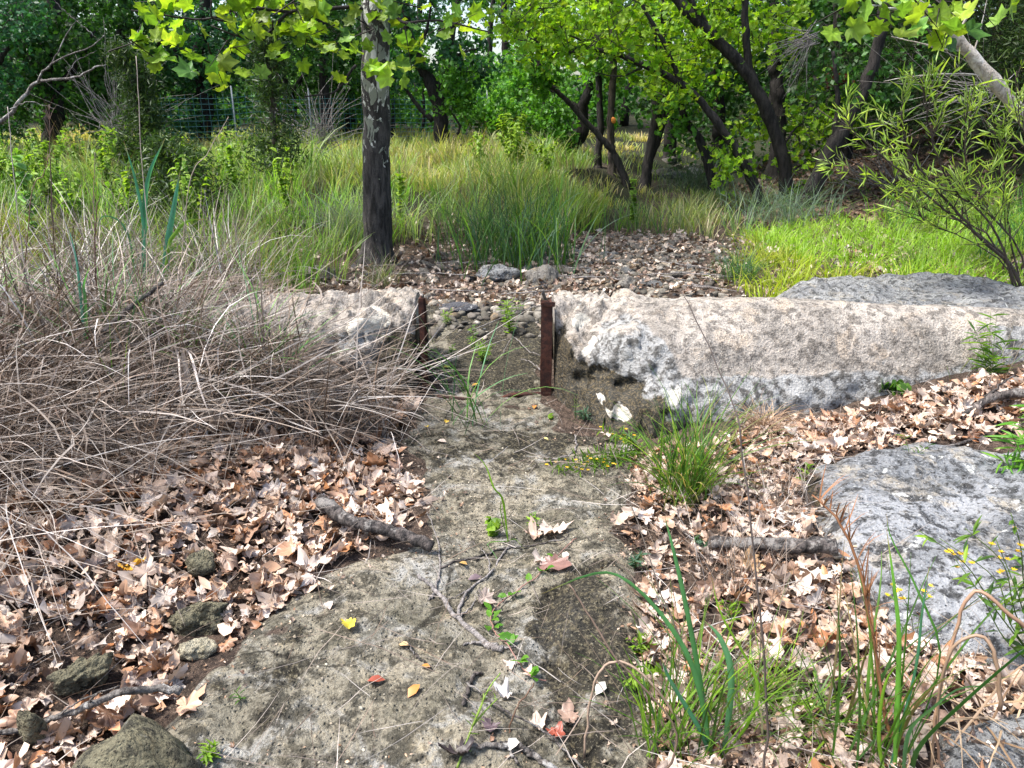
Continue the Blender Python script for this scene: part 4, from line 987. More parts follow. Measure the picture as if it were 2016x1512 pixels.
blade_plant('reed_grass', 'two blue green reed blades near the left edge behind the dead branch', b, [([b, PY(160, 600, 3.5), PY(150, 510, 3.5), PY(130, 430, 3.55)], .02), ([b, PY(168, 600, 3.45), PY(165, 560, 3.45), PY(178, 520, 3.4)], .014)], [(.07, .22, .17), BG])
b = np.array([at_y(240, 790, 3.2)[0], 3.2, 0]); b[2] = H(b[0], b[1])
blade_plant('reed_grass', 'short lime green blades in front of the tangled dry grass', b, [([b, PY(225, 760, 3.2), PY(205, 720, 3.2), PY(190, 692, 3.2)], .014), ([b, PY(242, 760, 3.2), PY(245, 720, 3.2), PY(252, 660, 3.25)], .007), ([b, PY(232, 770, 3.2), PY(220, 720, 3.25), PY(215, 610, 3.3)], .009)], [LIME[0], LIME[1], GRN[1]])
# pale curled straw blade in the centre of the dry mass
b = np.array([at_y(372, 760, 3.2)[0], 3.2, 0]); b[2] = H(b[0], b[1])
blade_plant('straw_blade', 'pale curled straw blades hanging in front of the dry grass', b, [([b, PY(368, 720, 3.2), PY(352, 690, 3.15), PY(357, 770, 3.05), PY(368, 850, 2.98), PY(372, 930, 2.95)], .016), ([b, PY(360, 700, 3.18), PY(375, 700, 3.1), PY(395, 770, 3.0), PY(418, 830, 2.95)], .014), ([b, PY(350, 700, 3.2), PY(345, 684, 3.18), PY(380, 695, 3.1), PY(400, 735, 3.05)], .01)], [(.56, .50, .46), (.5, .44, .40), (.46, .38, .33)], 'dry blades', 'dry')

def stalk(name, label, pts, r0, r1, col, cat='stalk', head=None, base=None, grp=None, leafs=()):
    pth = smooth_path(pts, 26, .0012, 3); acc = Acc()
    V, Fs = tube(pth, np.linspace(r0, r1, 26), 6); acc.add(V, Fs, col)
    if head:
        t0, n, L, w, az = head
        k = (U(t0, 1, n) * 25).astype(int); P = pth[k]
        add_rib(acc, P, U(0, 6.28, n), U(.1, .6, n), U(.1, .8, n), U(*L, n), np.full(n, w), pal([col, tuple(np.array(col) * 1.5)], n, .2), S=4)
    return tag(acc.build(name, M['dry'], base=pts[0]), label, cat, grp)
b = g(1500, 1560); b0 = b
stalk('dry_stalk', 'long thin dark stalk rising from the bottom right to the weir wall top', [b0, PY(1510, 1400, b[1] + .04), PY(1490, 1150, b[1] + .12), PY(1462, 880, b[1] + .25), PY(1445, 800, b[1] + .3), PY(1400, 690, b[1] + .4), PY(1340, 570, b[1] + .5)], .0032, .0011, (.09, .07, .06))
b = g(1790, 1530)
stalk('dry_stalk', 'rust brown grass stalk with frayed sheaths leaning up to the slab', [b, PY(1745, 1420, b[1] + .03), PY(1720, 1260, b[1] + .1), PY(1695, 1130, b[1] + .16), PY(1655, 1030, b[1] + .22), PY(1600, 975, b[1] + .28)], .0055, .0025, (.22, .10, .045), head=(.35, 46, (.05, .12), .004, 0))
b = g(1290, 1560)
stalk('dry_stalk', 'thin brown stalk leaning left across the mossy slope', [b, PY(1330, 1440, b[1] + .03), PY(1210, 1290, b[1] + .12), PY(1160, 1210, b[1] + .18), PY(1122, 1152, b[1] + .22)], .003, .0022, (.16, .11, .08))
b = g(1440, 1530)
stalk('dry_stalk', 'slender stem leaning left past the yellow flowered weed', [b, PY(1370, 1330, b[1] + .1), PY(1300, 1160, b[1] + .2), PY(1250, 1010, b[1] + .33), PY(1205, 885, b[1] + .45)], .0026, .0012, (.11, .09, .07))
b = g(1130, 1560)
stalk('dry_stalk', 'dark curved stem bending at the bottom centre', [g(1005, 1560), PY(1002, 1460, 1.55), PY(1015, 1400, 1.58), PY(1052, 1345, 1.65)], .003, .002, (.14, .08, .05))
b = g(1150, 1500)
stalk('dry_stalk', 'hooked pale dry blade curling over the mossy slope', [b, PY(1160, 1390, b[1] + .02), PY(1180, 1325, b[1] + .03), PY(1220, 1303, b[1] + .03), PY(1280, 1340, b[1] + .0), PY(1350, 1440, b[1] - .03)], .0035, .003, (.36, .26, .19))
b = g(1860, 1540)
stalk('dry_stalk', 'pale straw stem arching from the bottom right over the slab', [b, PY(1840, 1420, b[1]), PY(1880, 1250, b[1] + .05), PY(1920, 1165, b[1] + .06), PY(1990, 1210, b[1] + .02), PY(2060, 1270, b[1])], .003, .005, (.36, .22, .14))
b = g(1830, 1540)
stalk('dry_stalk', 'wide brown arched dry blade at the bottom right', [b, PY(1860, 1310, b[1]), PY(1920, 1252, b[1]), PY(1960, 1290, b[1] - .03), PY(1970, 1400, b[1] - .06)], .003, .005, (.30, .2, .13))
b = g(1640, 1480)
stalk('dry_stalk', 'very thin pale stem rising over the right slab', [g(1790, 1400), PY(1830, 1280, 1.95), PY(1870, 1200, 2.05), PY(1920, 1120, 2.15)], .0018, .0012, (.5, .44, .36))
for k, (px0, py0, pxs, label, c) in enumerate([(310, 640, [(300, 500), (282, 350), (268, 110)], 'very tall thin pale stem on the left reaching the tree branches', (.46, .38, .32)),
        (120, 660, [(108, 500), (100, 340), (97, 205)], 'dark tall thin stem near the left edge', (.12, .075, .055)),
        (190, 660, [(188, 540), (190, 420), (198, 385)], 'dark brown short stem with a thick tip on the left', (.10, .05, .035)),
        (60, 640, [(45, 500), (28, 350), (15, 210)], 'pale thin stem at the far left edge', (.48, .42, .38)),
        (20, 640, [(60, 400), (85, 345), (95, 318)], 'brown leaning stem with a tufted head at the far left', (.18, .11, .07)),
        (330, 600, [(370, 380), (410, 300), (450, 230)], 'thin straw stem leaning right in front of the juniper', (.4, .32, .26)),
        (250, 720, [(195, 560), (185, 420), (187, 300)], 'thin brown leaning stem behind the reed blades', (.24, .17, .13))]):
    yy = 3.9 if k < 5 else 4.6
    bb = np.array([at_y(px0, py0, yy)[0], yy, 0]); bb[2] = H(bb[0], bb[1])
    stalk('tall_stem', label, [bb] + [PY(x, y, yy + .03 * j) for j, (x, y) in enumerate(pxs)], .004 if k in (1, 2) else .003, .0016, c, 'stalk', head=(.85, 14, (.04, .1), .003, 0) if k in (4, 1) else None)

# ------------------------------------------------------------------ small herbs
def herb(name, label, base, stems, leaf=(.03, .006), n_leaf=16, cols=LIME, leafT=None, flowers=0, fcol=(.8, .5, .02), cat='weed', stemcol=(.14, .22, .05), r=.0018, grp=None, up=.5, from_=.1, fs=.011):
    e = empty(name, base); tag(e, label, cat, grp)
    A = Acc(); Lf = Acc(); FL = []; T = leafT or T_blade(.11, .2)
    for pts in stems:
        pth = smooth_path(pts, 16); V, Fs = tube(pth, np.linspace(r, r * .5, 16), 5); A.add(V, Fs, stemcol)
        k = (U(from_, 1, n_leaf) * 15).astype(int); P = pth[k]
        t = pth[np.minimum(k + 1, 15)] - pth[np.maximum(k - 1, 0)]; t /= np.linalg.norm(t, axis=1, keepdims=True)
        rd = rng.normal(0, 1, (n_leaf, 3)); rd -= t * (rd * t).sum(1)[:, None]; rd /= np.linalg.norm(rd, axis=1, keepdims=True)
        d = rd + t * up; d /= np.linalg.norm(d, axis=1, keepdims=True)
        x = np.cross(d, t); x /= np.linalg.norm(x, axis=1, keepdims=True); z = np.cross(x, d)
        L = U(.6, 1.2, n_leaf) * leaf[0]
        Mx = np.stack([x * (leaf[1] / .22 / leaf[0] * 1.0) * L[:, None] * 1.0, d * L[:, None], z * L[:, None]], 2)
        V, F2, Cc = scatter(T, Mx, P, pal(cols, n_leaf, .15)); Lf.add(V, F2, np.clip(Cc, 0, 1))
        if flowers:
            k = (U(.6, 1, flowers) * 15).astype(int); P = pth[k] + rng.normal(0, .012, (flowers, 3))
            for p in P:
                m = 7; Fl = Acc(); FL.append(Fl); az = np.arange(m) * 6.283 / m
                V, F2, per = ribbons(np.repeat(p[None], m, 0), az, np.full(m, 1.1), np.full(m, .4), np.full(m, fs), np.full(m, fs * .5), 3, .5)
                Fl.add(V, F2, fcol)
    A.build('stem', M['blade'], e); Lf.build('leaves', M['blade'], e)
    for Fl in FL: Fl.build('flower', M['petal'], e)
    return e
def up_stems(p, n, h, sp_, lean=(0, 0)):
    out = []
    for k in range(n):
        a = rng.uniform(0, 6.28); s = rng.uniform(.3, 1) * sp_; hh = h * rng.uniform(.6, 1)
        out.append([p, p + np.array([math.cos(a) * s * .3, math.sin(a) * s * .3, hh * .5]), p + np.array([math.cos(a) * s + lean[0], math.sin(a) * s + lean[1], hh])])
    return out
p = g(970, 1055); herb('weed', 'small bright green leafy weed in the middle of the channel rock', p, up_stems(p, 6, .08, .06), (.045, .014), 8, LIME, T_oval(.3, .05, .1), up=.6)
p = g(1050, 1045); herb('weed', 'tiny pair of upright sprouts beside the pale folded leaf', p, up_stems(p, 2, .09, .03), (.03, .008), 12, LIME)
p = g(1000, 1070)
blade_plant('seed_grass', 'single nodding green grass head on a thin stem in the channel', p, [([p, PY(990, 985, p[1]), PY(972, 960, p[1]), PY(955, 915, p[1] + .02), PY(925, 885, p[1] + .03)], .010), ([p, PY(985, 1000, p[1]), PY(998, 985, p[1])], .004), ([p, PY(960, 1070, p[1] - .05), PY(978, 1100, p[1] - .12), PY(974, 1145, p[1] - .2)], .007), ([p, PY(1015, 1062, p[1]), PY(1035, 1085, p[1] - .06)], .006)], [YG, GRN[2], (.16, .30, .12), GRN[2]])
p = g(950, 715); herb('weed', 'yellow green bushy weed on the floor upstream of the gap', p, up_stems(p, 8, .17, .09), (.04, .008), 18, LIME)
p = g(935, 690); herb('weed', 'slim upright green weed behind the bushy weed in the gap', p, up_stems(p, 2, .2, .03), (.045, .009), 22, GRN + LIME)
p = g(1003, 660); herb('weed', 'larger lime green weed among the pebbles near the right post', p, up_stems(p, 9, .27, .10), (.05, .009), 16, LIME)
p = g(888, 712); herb('weed', 'small thin weed close to the left post', p, up_stems(p, 3, .12, .05), (.03, .006), 12, GRN + LIME)
p = g(880, 640); herb('weed', 'small yellow green weed beside the dark slab in the creek bed', p, up_stems(p, 5, .12, .08), (.035, .007), 12, LIME)
p = g(1132, 830); herb('weed', 'two thin bare green blades at the foot of the broken wall end', p, up_stems(p, 2, .16, .02), (.03, .004), 3, GRN)
p = g(1150, 830); herb('weed', 'small blue green sprout at the mossy wall foot', p, up_stems(p, 4, .07, .04), (.05, .007), 8, BLUE)
p = g(1085, 828); herb('weed', 'tiny lime rosette on the rock before the gap', p, up_stems(p, 3, .03, .02), (.025, .01), 6, LIME, T_oval())
# reclining yellow flowered weed
p = g(1270, 905)
st = []
for k in range(11):
    e_ = g(rng.uniform(1045, 1180), rng.uniform(915, 950)); m_ = (p + e_) / 2 + [0, rng.normal(0, .03), rng.uniform(.02, .07)]; st.append([p + rng.normal(0, .02, 3) * [1, 1, 0], m_, e_ + [0, 0, rng.uniform(.01, .05)]])
for k in range(5):
    e_ = p + np.array([rng.uniform(-.22, -.05), rng.uniform(-.02, .08), rng.uniform(.06, .15)]); st.append([p, (p + e_) / 2 + [0, 0, .03], e_])
herb('flowering_weed', 'sprawling green weed with small yellow flowers lying on the rock by the wall', p, st, (.05, .008), 26, GRN + LIME, None, 2, (.8, .5, .02), 'flowering weed', fs=.009)
# creeping vine
vp = [(1135, 1068), (1110, 1088), (1085, 1120), (1050, 1150), (1015, 1175), (985, 1195), (968, 1215), (968, 1240), (975, 1260), (1000, 1290), (1025, 1320), (1050, 1340), (1075, 1350)]
W = [g(*q) + [0, 0, .012] for q in vp]
e = empty('creeping_vine', W[0]); tag(e, 'creeping vine with small paired green leaves trailing over the channel rock', 'vine')
V, Fs = tube(smooth_path(W, 60, .0015, 2), .0022, 6); mk('stem', V, Fs, M['dry'], (.30, .16, .13), e)
Lf = Acc(); pth = smooth_path(W, 60)
for k in range(8, 59, 4):
    for s in (-1, 1, 0):
        if rng.random() < .25: continue
        a = rng.uniform(0, 6.28); d = np.array([math.cos(a), math.sin(a), rng.uniform(.3, .9)])
        n_ = np.cross(d, [-d[1], d[0], 0]); Mx = frames(np.array([n_ * np.sign(n_[2])]), np.array([a]), np.array([rng.uniform(.028, .05)]))
        V, F2, Cc = scatter(T_oval(.27, .06, .06), Mx, np.array([pth[k] + d * .02]), pal([(.10, .28, .03), (.16, .36, .04)], 1, .1)); Lf.add(V, F2, np.clip(Cc, 0, 1))
Lf.build('leaves', M['blade'], e)
p = g(900, 1520); q = [p, PY(930, 1430, p[1] + .08), PY(960, 1360, p[1] + .14), PY(985, 1325, p[1] + .18)]
herb('seedling_stem', 'pale lime thin wispy stem leaning at the bottom centre', p, [q, [q[1], PY(955, 1400, p[1] + .1), PY(980, 1375, p[1] + .14)], [q[1], PY(950, 1385, p[1] + .1), PY(952, 1365, p[1] + .12)]], (.025, .004), 7, [(.30, .46, .08)], r=.003, stemcol=(.34, .48, .10))
p = g(415, 1500); herb('weed', 'small lime green seedling by the boulder at the bottom left', p, up_stems(p, 5, .05, .03), (.03, .008), 9, LIME)
p = g(475, 1385); herb('weed', 'tiny green shoot in the dark soil at lower left', p, up_stems(p, 2, .035, .02), (.025, .005), 6, GRN)
for k, (px, py, lab) in enumerate([(1260, 1290, 'yellow green moss like herb on the mossy slope edge'), (1290, 1345, 'lime green herb sprig at the foot of the broad grass'), (1250, 1120, 'small upright green sprout at the channel right edge'), (1245, 1360, 'pointed leaf green sprout on the mossy slope'), (1440, 1230, 'small lime herb under the long dark stalk'), (1385, 1090, 'round leaved lime seedling at the end of the short log'), (1300, 960, 'narrow leaved grey green herb beside the tall grass clump'), (1310, 880, 'pale green herb at the corner of the broken wall')]):
    p = g(px, py); herb('weed', lab, p, up_stems(p, 5, .07, .05), (.035, .008), 9, LIME if k % 3 < 2 else BLUE, T_oval() if k == 5 else None)
# right edge herbs
p = g(2060, 1330)
st = [[p, PY(1980, 1260, p[1]), PY(1930, 1170, p[1] + .04), PY(1880, 1100, p[1] + .1)], [p, PY(1990, 1230, p[1]), PY(1960, 1140, p[1] + .05), PY(1850, 1060, p[1] + .1)], [p, PY(2000, 1210, p[1]), PY(1975, 1110, p[1]), PY(1900, 1040, p[1] + .04)], [p, PY(2020, 1180, p[1]), PY(2010, 1080, p[1]), PY(1990, 1010, p[1])], [p, PY(1960, 1200, p[1]), PY(1900, 1110, p[1]), PY(1810, 1045, p[1])],
      [p, PY(2030, 1250, p[1]), PY(2000, 1160, p[1]), PY(1960, 1060, p[1] + .05)]]
herb('flowering_weed', 'spindly branching plant with yellow flowers over the right slab', p, st, (.055, .012), 15, GRN + LIME, None, 3, (.8, .5, .02), 'flowering weed', r=.0022, fs=.009)
p = g(1800, 1270)
herb('flowering_weed', 'thin stemmed little yellow flowered plant at the left of the slab foot', p, [[p, PY(1790, 1200, p[1]), PY(1755, 1140, p[1])], [p, PY(1820, 1180, p[1]), PY(1840, 1160, p[1])], [p, PY(1770, 1220, p[1]), PY(1745, 1090, p[1])]], (.03, .005), 6, GRN, None, 3, (.85, .6, .02), 'flowering weed', r=.0013, fs=.009)
p = g(2030, 960); herb('leafy_herb', 'narrow leaved bright green herb at the right edge above the slab', p, [[p, PY(2010, 900, p[1]), PY(1990, 850, p[1])], [p, PY(2020, 880, p[1]), PY(2005, 800, p[1])], [p, PY(2000, 930, p[1]), PY(1965, 900, p[1])], [p, PY(2040, 880, p[1]), PY(2040, 790, p[1])]], (.10, .012), 22, [(.13, .34, .05), (.2, .42, .05)])
p = g(1945, 745); herb('leafy_herb', 'tall narrow leaved herb at the right foot of the weir wall', p, [[p, PY(1948, 690, p[1]), PY(1950, 612, p[1])], [p, PY(1935, 690, p[1]), PY(1920, 650, p[1])], [p, PY(1965, 710, p[1]), PY(1985, 670, p[1])], [p, PY(1955, 690, p[1]), PY(1962, 620, p[1])]], (.10, .009), 20, GRN + LIME)
p = g(1930, 735); clump('grass_clump', 'thin green tuft around the tall herb at the wall foot', p, 50, None, 0, (.1, .9), (.2, .9), (.15, .35), (.002, .005), GRN + DRY, mat='blade', rad=.06)
p = g(1765, 775); herb('weed', 'low broad leaved green weed in the litter at the wall foot', p, up_stems(p, 6, .06, .1), (.07, .03), 5, GRN, T_oval())
p = g(1790, 920); herb('weed', 'little green sprout on the back of the right slab', p, up_stems(p, 3, .14, .07), (.04, .006), 8, GRN + LIME)
p = g(1580, 960); herb('weed', 'yellow green sprig at the left corner of the right slab', p, up_stems(p, 3, .1, .03), (.04, .008), 9, LIME)

# ------------------------------------------------------------------ meadow
STRAW = [(.50, .46, .27), (.40, .35, .21), (.58, .54, .36), (.28, .22, .14)]
MGRN = [(.17, .34, .04), (.26, .42, .06), (.10, .22, .03), (.34, .48, .08)]
def meadow(name, n, x0, x1, y0, y1, dens, L, w, cols, droop=(.2, 1.3), lean=(.03, .45), S=5, gutter=0):
    per = 24; ce = spread(n // per, x0, x1, y0, y1, dens); n = len(ce) * per; off = rng.normal(0, 1, (len(ce), per, 2)) * (.035 + .006 * ce[:, 1])[:, None, None]
    q = (ce[:, None, :2] + off).reshape(-1, 2); P = np.c_[q, H(q[:, 0], q[:, 1])]; AZ_ = np.arctan2(off[..., 1], off[..., 0]).ravel() + rng.normal(0, .7, n)
    low = 1 - .5 * sm(P[:, 0] / P[:, 1], .03, .12) * (P[:, 1] > 10)
    k = low * .65 + .5 * low * np.clip(fbm2(P[:, 0], P[:, 1], .9, 3, 51) + .4, 0, 1)
    a = Acc(); c = np.repeat(pal(cols, len(ce), .2), per, 0) * .55 + pal(cols, n, .18) * .45; k = k * np.repeat(rng.uniform(.7, 1.2, len(ce)), per)
    gz = fbm2(P[:, 0], P[:, 1], .6, 3, 57)
    c = np.where((gz > .15)[:, None], c * np.array([1.1, 1.0, .95]), c * np.array([.85, 1.05, .9]))
    add_rib(a, P, AZ_, U(*lean, n), U(*droop, n), U(*L, n) * k, U(*w, n) * 1.8, np.clip(c, 0, 1), S=S, gutter=gutter)
    return tag(a.build(name, M['blade']), kind='stuff')
def left_of_creek(x, y, m=.9):
    return sm(-(x - (.6 + (y - 6) * .36)), m, m + .5) * np.where((y > 11) & (x / y > .05), .45, 1)
inview = lambda x, y: (np.abs(x) < .72 * y + .8)
meadow('meadow_grass', 7500, -7, 2, 7.9, 10.6, lambda x, y: left_of_creek(x, y, .7) * inview(x, y), (.35, .8), (.003, .008), STRAW + MGRN + MGRN)
meadow('meadow_grass', 10500, -11, 4.5, 10.3, 15, lambda x, y: left_of_creek(x, y, .6) * inview(x, y), (.25, .58), (.005, .011), STRAW + STRAW + MGRN + [(.42, .54, .08)] * 3)
meadow('meadow_grass', 9000, -16, 7, 14.5, 23, lambda x, y: left_of_creek(x, y, .3) * inview(x, y), (.16, .40), (.009, .018), [(.58, .52, .24), (.48, .50, .14), (.62, .54, .32), (.36, .42, .08)])  # far band: paler grass colours paint in the sunlit strip
meadow('meadow_grass', 4600, -7, -1.1, 5.3, 8.2, lambda x, y: inview(x, y) * sm(-x, 1.0, 2.4), (.35, .8), (.003, .007), STRAW[:2] + MGRN + [(.22, .13, .08), (.13, .08, .05), (.08, .16, .03), (.06, .12, .025)] * 2)
meadow('meadow_grass', 1700, .6, 4.5, 8.3, 12.5, lambda x, y: np.exp(-((x - 1.3 - (y - 8) * .45) / .7) ** 2), (.2, .6), (.003, .008), STRAW + MGRN + BLUE)
LAWN = [(.27, .42, .02), (.35, .50, .03), (.20, .34, .02), (.42, .52, .06), (.45, .40, .18)]
def lawnd(x, y):
    return sm(x - (1.6 + (y - 6) * .30), 0, .5) * sm(psdf(x, y, [(1.2, 4.9), (2.2, 5.6), (3.6, 5.3), (4.4, 4.7)]), .0, .1) * (1 - sm(y, 8.3, 9.6)) * (.35 + .65 * sm(fbm2(x, y, 1.1, 4, 81), -.35, .25))
meadow('bright_grass', 9500, 1.8, 6.8, 5.6, 10, lawnd, (.14, .34), (.003, .0065), LAWN, (.3, 1.5), (.1, .8), 4)
meadow('bright_grass', 500, 2.5, 9, 9, 13, lambda x, y: sm(x - (.6 + (y - 6) * .36), 1.0, 2) * sm(fbm2(x, y, .7, 3, 83), -.1, .3), (.12, .3), (.004, .009), [(.10, .18, .03), (.14, .24, .04)], (.3, 1.5), (.1, .8), 4)
meadow('bright_grass', 1500, 4.2, 8, 6.2, 9.5, lambda x, y: 0 * x + .8, (.25, .6), (.003, .007), MGRN + BLUE, (.3, 1.3), (.1, .6))

meadow('brown_meadow_stems', 1300, -9, 4.5, 7.9, 13.5, lambda x, y: left_of_creek(x, y, .3) * inview(x, y) * sm(fbm2(x, y, .7, 3, 87), -.25, .3), (.55, .95), (.0018, .0035), [(.34, .22, .15), (.26, .15, .10), (.44, .33, .24), (.18, .11, .075)], (.1, .8), (.02, .4))
# leafy forbs of the meadow
def forb(name, label, p, h, n, cols, spreadr=.15, leaf=(.09, .02), grp=None, nl=16, r=.004):
    return herb(name, label, p, up_stems(p, n, h, spreadr), leaf, nl, cols, T_oval(.26, .05, .15), cat='leafy plant', r=r, grp=grp, up=.35, from_=.25)
FY = [(.28, .44, .03), (.22, .38, .03), (.34, .48, .06)]
forb('leafy_forb', 'big bright yellow green leafy plant in the middle of the meadow', gat(1010, 11.2), 1.0, 18, FY, .42, (.12, .022), nl=30)
forb('leafy_forb', 'lower yellow green leafy plant right of the big bright one', gat(1075, 10.8), .62, 8, FY, .25, (.11, .02))
forb('leafy_forb', 'yellow green leafy plant left of the big bright one', gat(945, 11.0), .72, 9, FY, .22, (.11, .02))
forb('leafy_forb', 'tall single stemmed leafy plant by the creek edge', gat(1250, 8.6), .85, 2, MGRN, .05, (.10, .03), nl=24)
forb('leafy_forb', 'small bright leafy sprig just right of the sycamore trunk', gat(785, 8.2), .72, 2, FY, .07, (.1, .035), nl=14)
forb('leafy_forb', 'bright leafy plant between the juniper and the sycamore', gat(560, 8.4), .8, 6, FY, .2, (.11, .02), nl=18)
forb('leafy_forb', 'tall pale leafy plant by the far left edge with a top rosette', gat(55, 7.4), 1.15, 2, [(.24, .46, .10)], .06, (.16, .05), nl=16)
for k in range(26):
    forb('leafy_forb', 'low yellow green leafy plant in the left meadow in front of the fence', gat(rng.uniform(-60, 480), rng.uniform(7.6, 11.5)), rng.uniform(.6, .95), 8, FY + MGRN,   .3, (.11, .02), 'low leafy plants in the left meadow', nl=20)
# ------------------------------------------------------------------ trees
PALS = dict(
    lime=[(.22, .42, .02), (.30, .50, .03), (.15, .33, .02), (.38, .54, .05)],
    mid=[(.10, .28, .03), (.15, .36, .05), (.07, .21, .025)],
    fresh=[(.24, .52, .12), (.32, .60, .15), (.17, .42, .09)],
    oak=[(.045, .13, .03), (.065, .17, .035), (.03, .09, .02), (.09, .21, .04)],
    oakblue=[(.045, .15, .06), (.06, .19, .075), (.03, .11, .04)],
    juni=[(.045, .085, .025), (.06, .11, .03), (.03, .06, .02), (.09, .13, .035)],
    syc=[(.22, .38, .04), (.30, .45, .04), (.13, .30, .06), (.36, .48, .06)])
TD = T_diamond(.34, .1); TS = T_oval(.32, .08, .12)
TSYC = [T_lobed(.15, .25, s, False) for s in (31, 32, 33)]
TNEED = T_diamond(.10, .03)
def leaf_spray(acc, C, rad, n, size, cols, T, twig=.28, per=9, droop=.25, upb=.55, twigs=None):
    """n leaves carried along short twigs scattered through an ellipsoid"""
    m = max(1, n // per)
    q = rng.normal(0, 1, (m, 3)); q /= np.linalg.norm(q, axis=1, keepdims=True); q *= (rng.random((m, 1)) ** .5)
    O = np.asarray(C) + q * np.asarray(rad)
    d = q + rng.normal(0, .6, (m, 3)); d[:, 2] -= droop; d /= np.linalg.norm(d, axis=1, keepdims=True)
    if twigs is not None:
        for o, dd in zip(O, d):
            if rng.random() < .5:
                V, Fs = tube(np.stack([o - dd * twig * .4, o + dd * twig * .3, o + dd * twig]), [.006, .004, .002], 4, False); twigs.add(V, Fs, (.045, .036, .03))
    t = rng.random((m, per)); P = (O[:, None] + d[:, None] * (t * twig)[..., None]).reshape(-1, 3) + rng.normal(0, size[0] * .45, (m * per, 3))
    N = len(P); nrm = np.c_[rng.normal(0, .7, (N, 2)), rng.normal(upb, .5, N)]
    tone = np.repeat(np.exp(rng.normal(0, .16, m)), per)[:, None]
    Cc = np.clip(pal(cols, N, .14) * tone, .004, 1)
    if isinstance(T, list):
        w = rng.integers(0, len(T), N)
        for k, tt in enumerate(T):
            s = w == k
            if s.any():
                V, Fs, c = scatter(tt, frames(nrm[s], U(0, 6.28, s.sum()), U(*size, s.sum())), P[s], Cc[s]); acc.add(V, Fs, np.clip(c, 0, 1))
    else:
        V, Fs, c = scatter(T, frames(nrm, U(0, 6.28, N), U(*size, N)), P, Cc); acc.add(V, Fs, np.clip(c, 0, 1))
def tree(name, label, Y, path, r0, r1, cols, limbs=(), sprays=(), size=(.06, .10), T=None, bark='bark', upper=None, mat='leaf', group=None, twig=.3, per=9, base=None, nseg=12, dY=0.0, cat='tree', upb=.55, tips=True):
    T = T or TD
    b = gat(path[0][0], Y) if base is None else np.asarray(base, float)
    e = empty(name, b); tag(e, label, cat, group)
    pts = [b - [0, 0, .05]] + [at_y(q[0], q[1], Y + (q[2] if len(q) > 2 else 0)) for q in path[1:]]
    pth = smooth_path(pts, 40, r0 * (.06 if bark != 'bark_syc' else .015), int(abs(b[0] * 31)) % 97)
    rr = np.linspace(r0, r1, 40); rr[:4] *= np.array([1.45, 1.25, 1.12, 1.04])
    V, Fs = tube(pth, rr, nseg, True, .16, 3); mk('trunk', V, Fs, M[bark], parent=e)
    for lp, a0, a1 in limbs:
        W = [at_y(q[0], q[1], Y + (q[2] if len(q) > 2 else 0)) for q in lp]
        V, Fs = tube(smooth_path(W, 22, a0 * .12, 5), np.linspace(a0, a1, 22), 7, True, .15, 3); mk('limb', V, Fs, M['bark_dark' if bark == 'bark_syc' else bark], parent=e)
    A = Acc(); tw = A
    for s in sprays:
        px, py, rp, n = s[:4]; yy = Y + (s[4] if len(s) > 4 else 0)
        c = at_y(px, py, yy); dep = yy * cp; rad = rp / F * dep
        leaf_spray(A, c, (rad, max(rad * .9, .25), rad * .8), n, size, PALS[cols] if isinstance(cols, str) else cols, T or TD, twig, per, upb=upb, twigs=tw)
    if upper:
        n, spr, z0, z1 = upper[:4]; top = pts[-1]; m = max(3, n // 260)
        for k in range(m):
            a = rng.uniform(0, 6.28); r = spr * math.sqrt(rng.random()); zz = rng.uniform(z0, z1)
            c = np.array([top[0] + math.cos(a) * r, top[1] + math.sin(a) * r, zz])
            leaf_spray(A, c, (spr * .32, spr * .32, spr * .25), n // m, (size[0] * 1.5, size[1] * 1.6), PALS[cols] if isinstance(cols, str) else cols, T if not isinstance(T, list) else TD, twig * 1.4, per, upb=upb)
            if k % 3 == 0:
                V, Fs = tube(smooth_path([pth[-3], (pth[-3] + c) / 2 + [0, 0, .1], c], 10, .02, k), np.linspace(r1 * .6, .01, 10), 6); tw.add(V, Fs, (.045, .036, .03))
    if A.n: A.build('crown', M[mat], e)
    return e
def rect(x0, x1, y0, y1, k, r, n, dy=(0, 0)):
    return [(rng.uniform(x0, x1), rng.uniform(y0, y1), r * rng.uniform(.7, 1.3), n, rng.uniform(*dy)) for _ in range(k)]

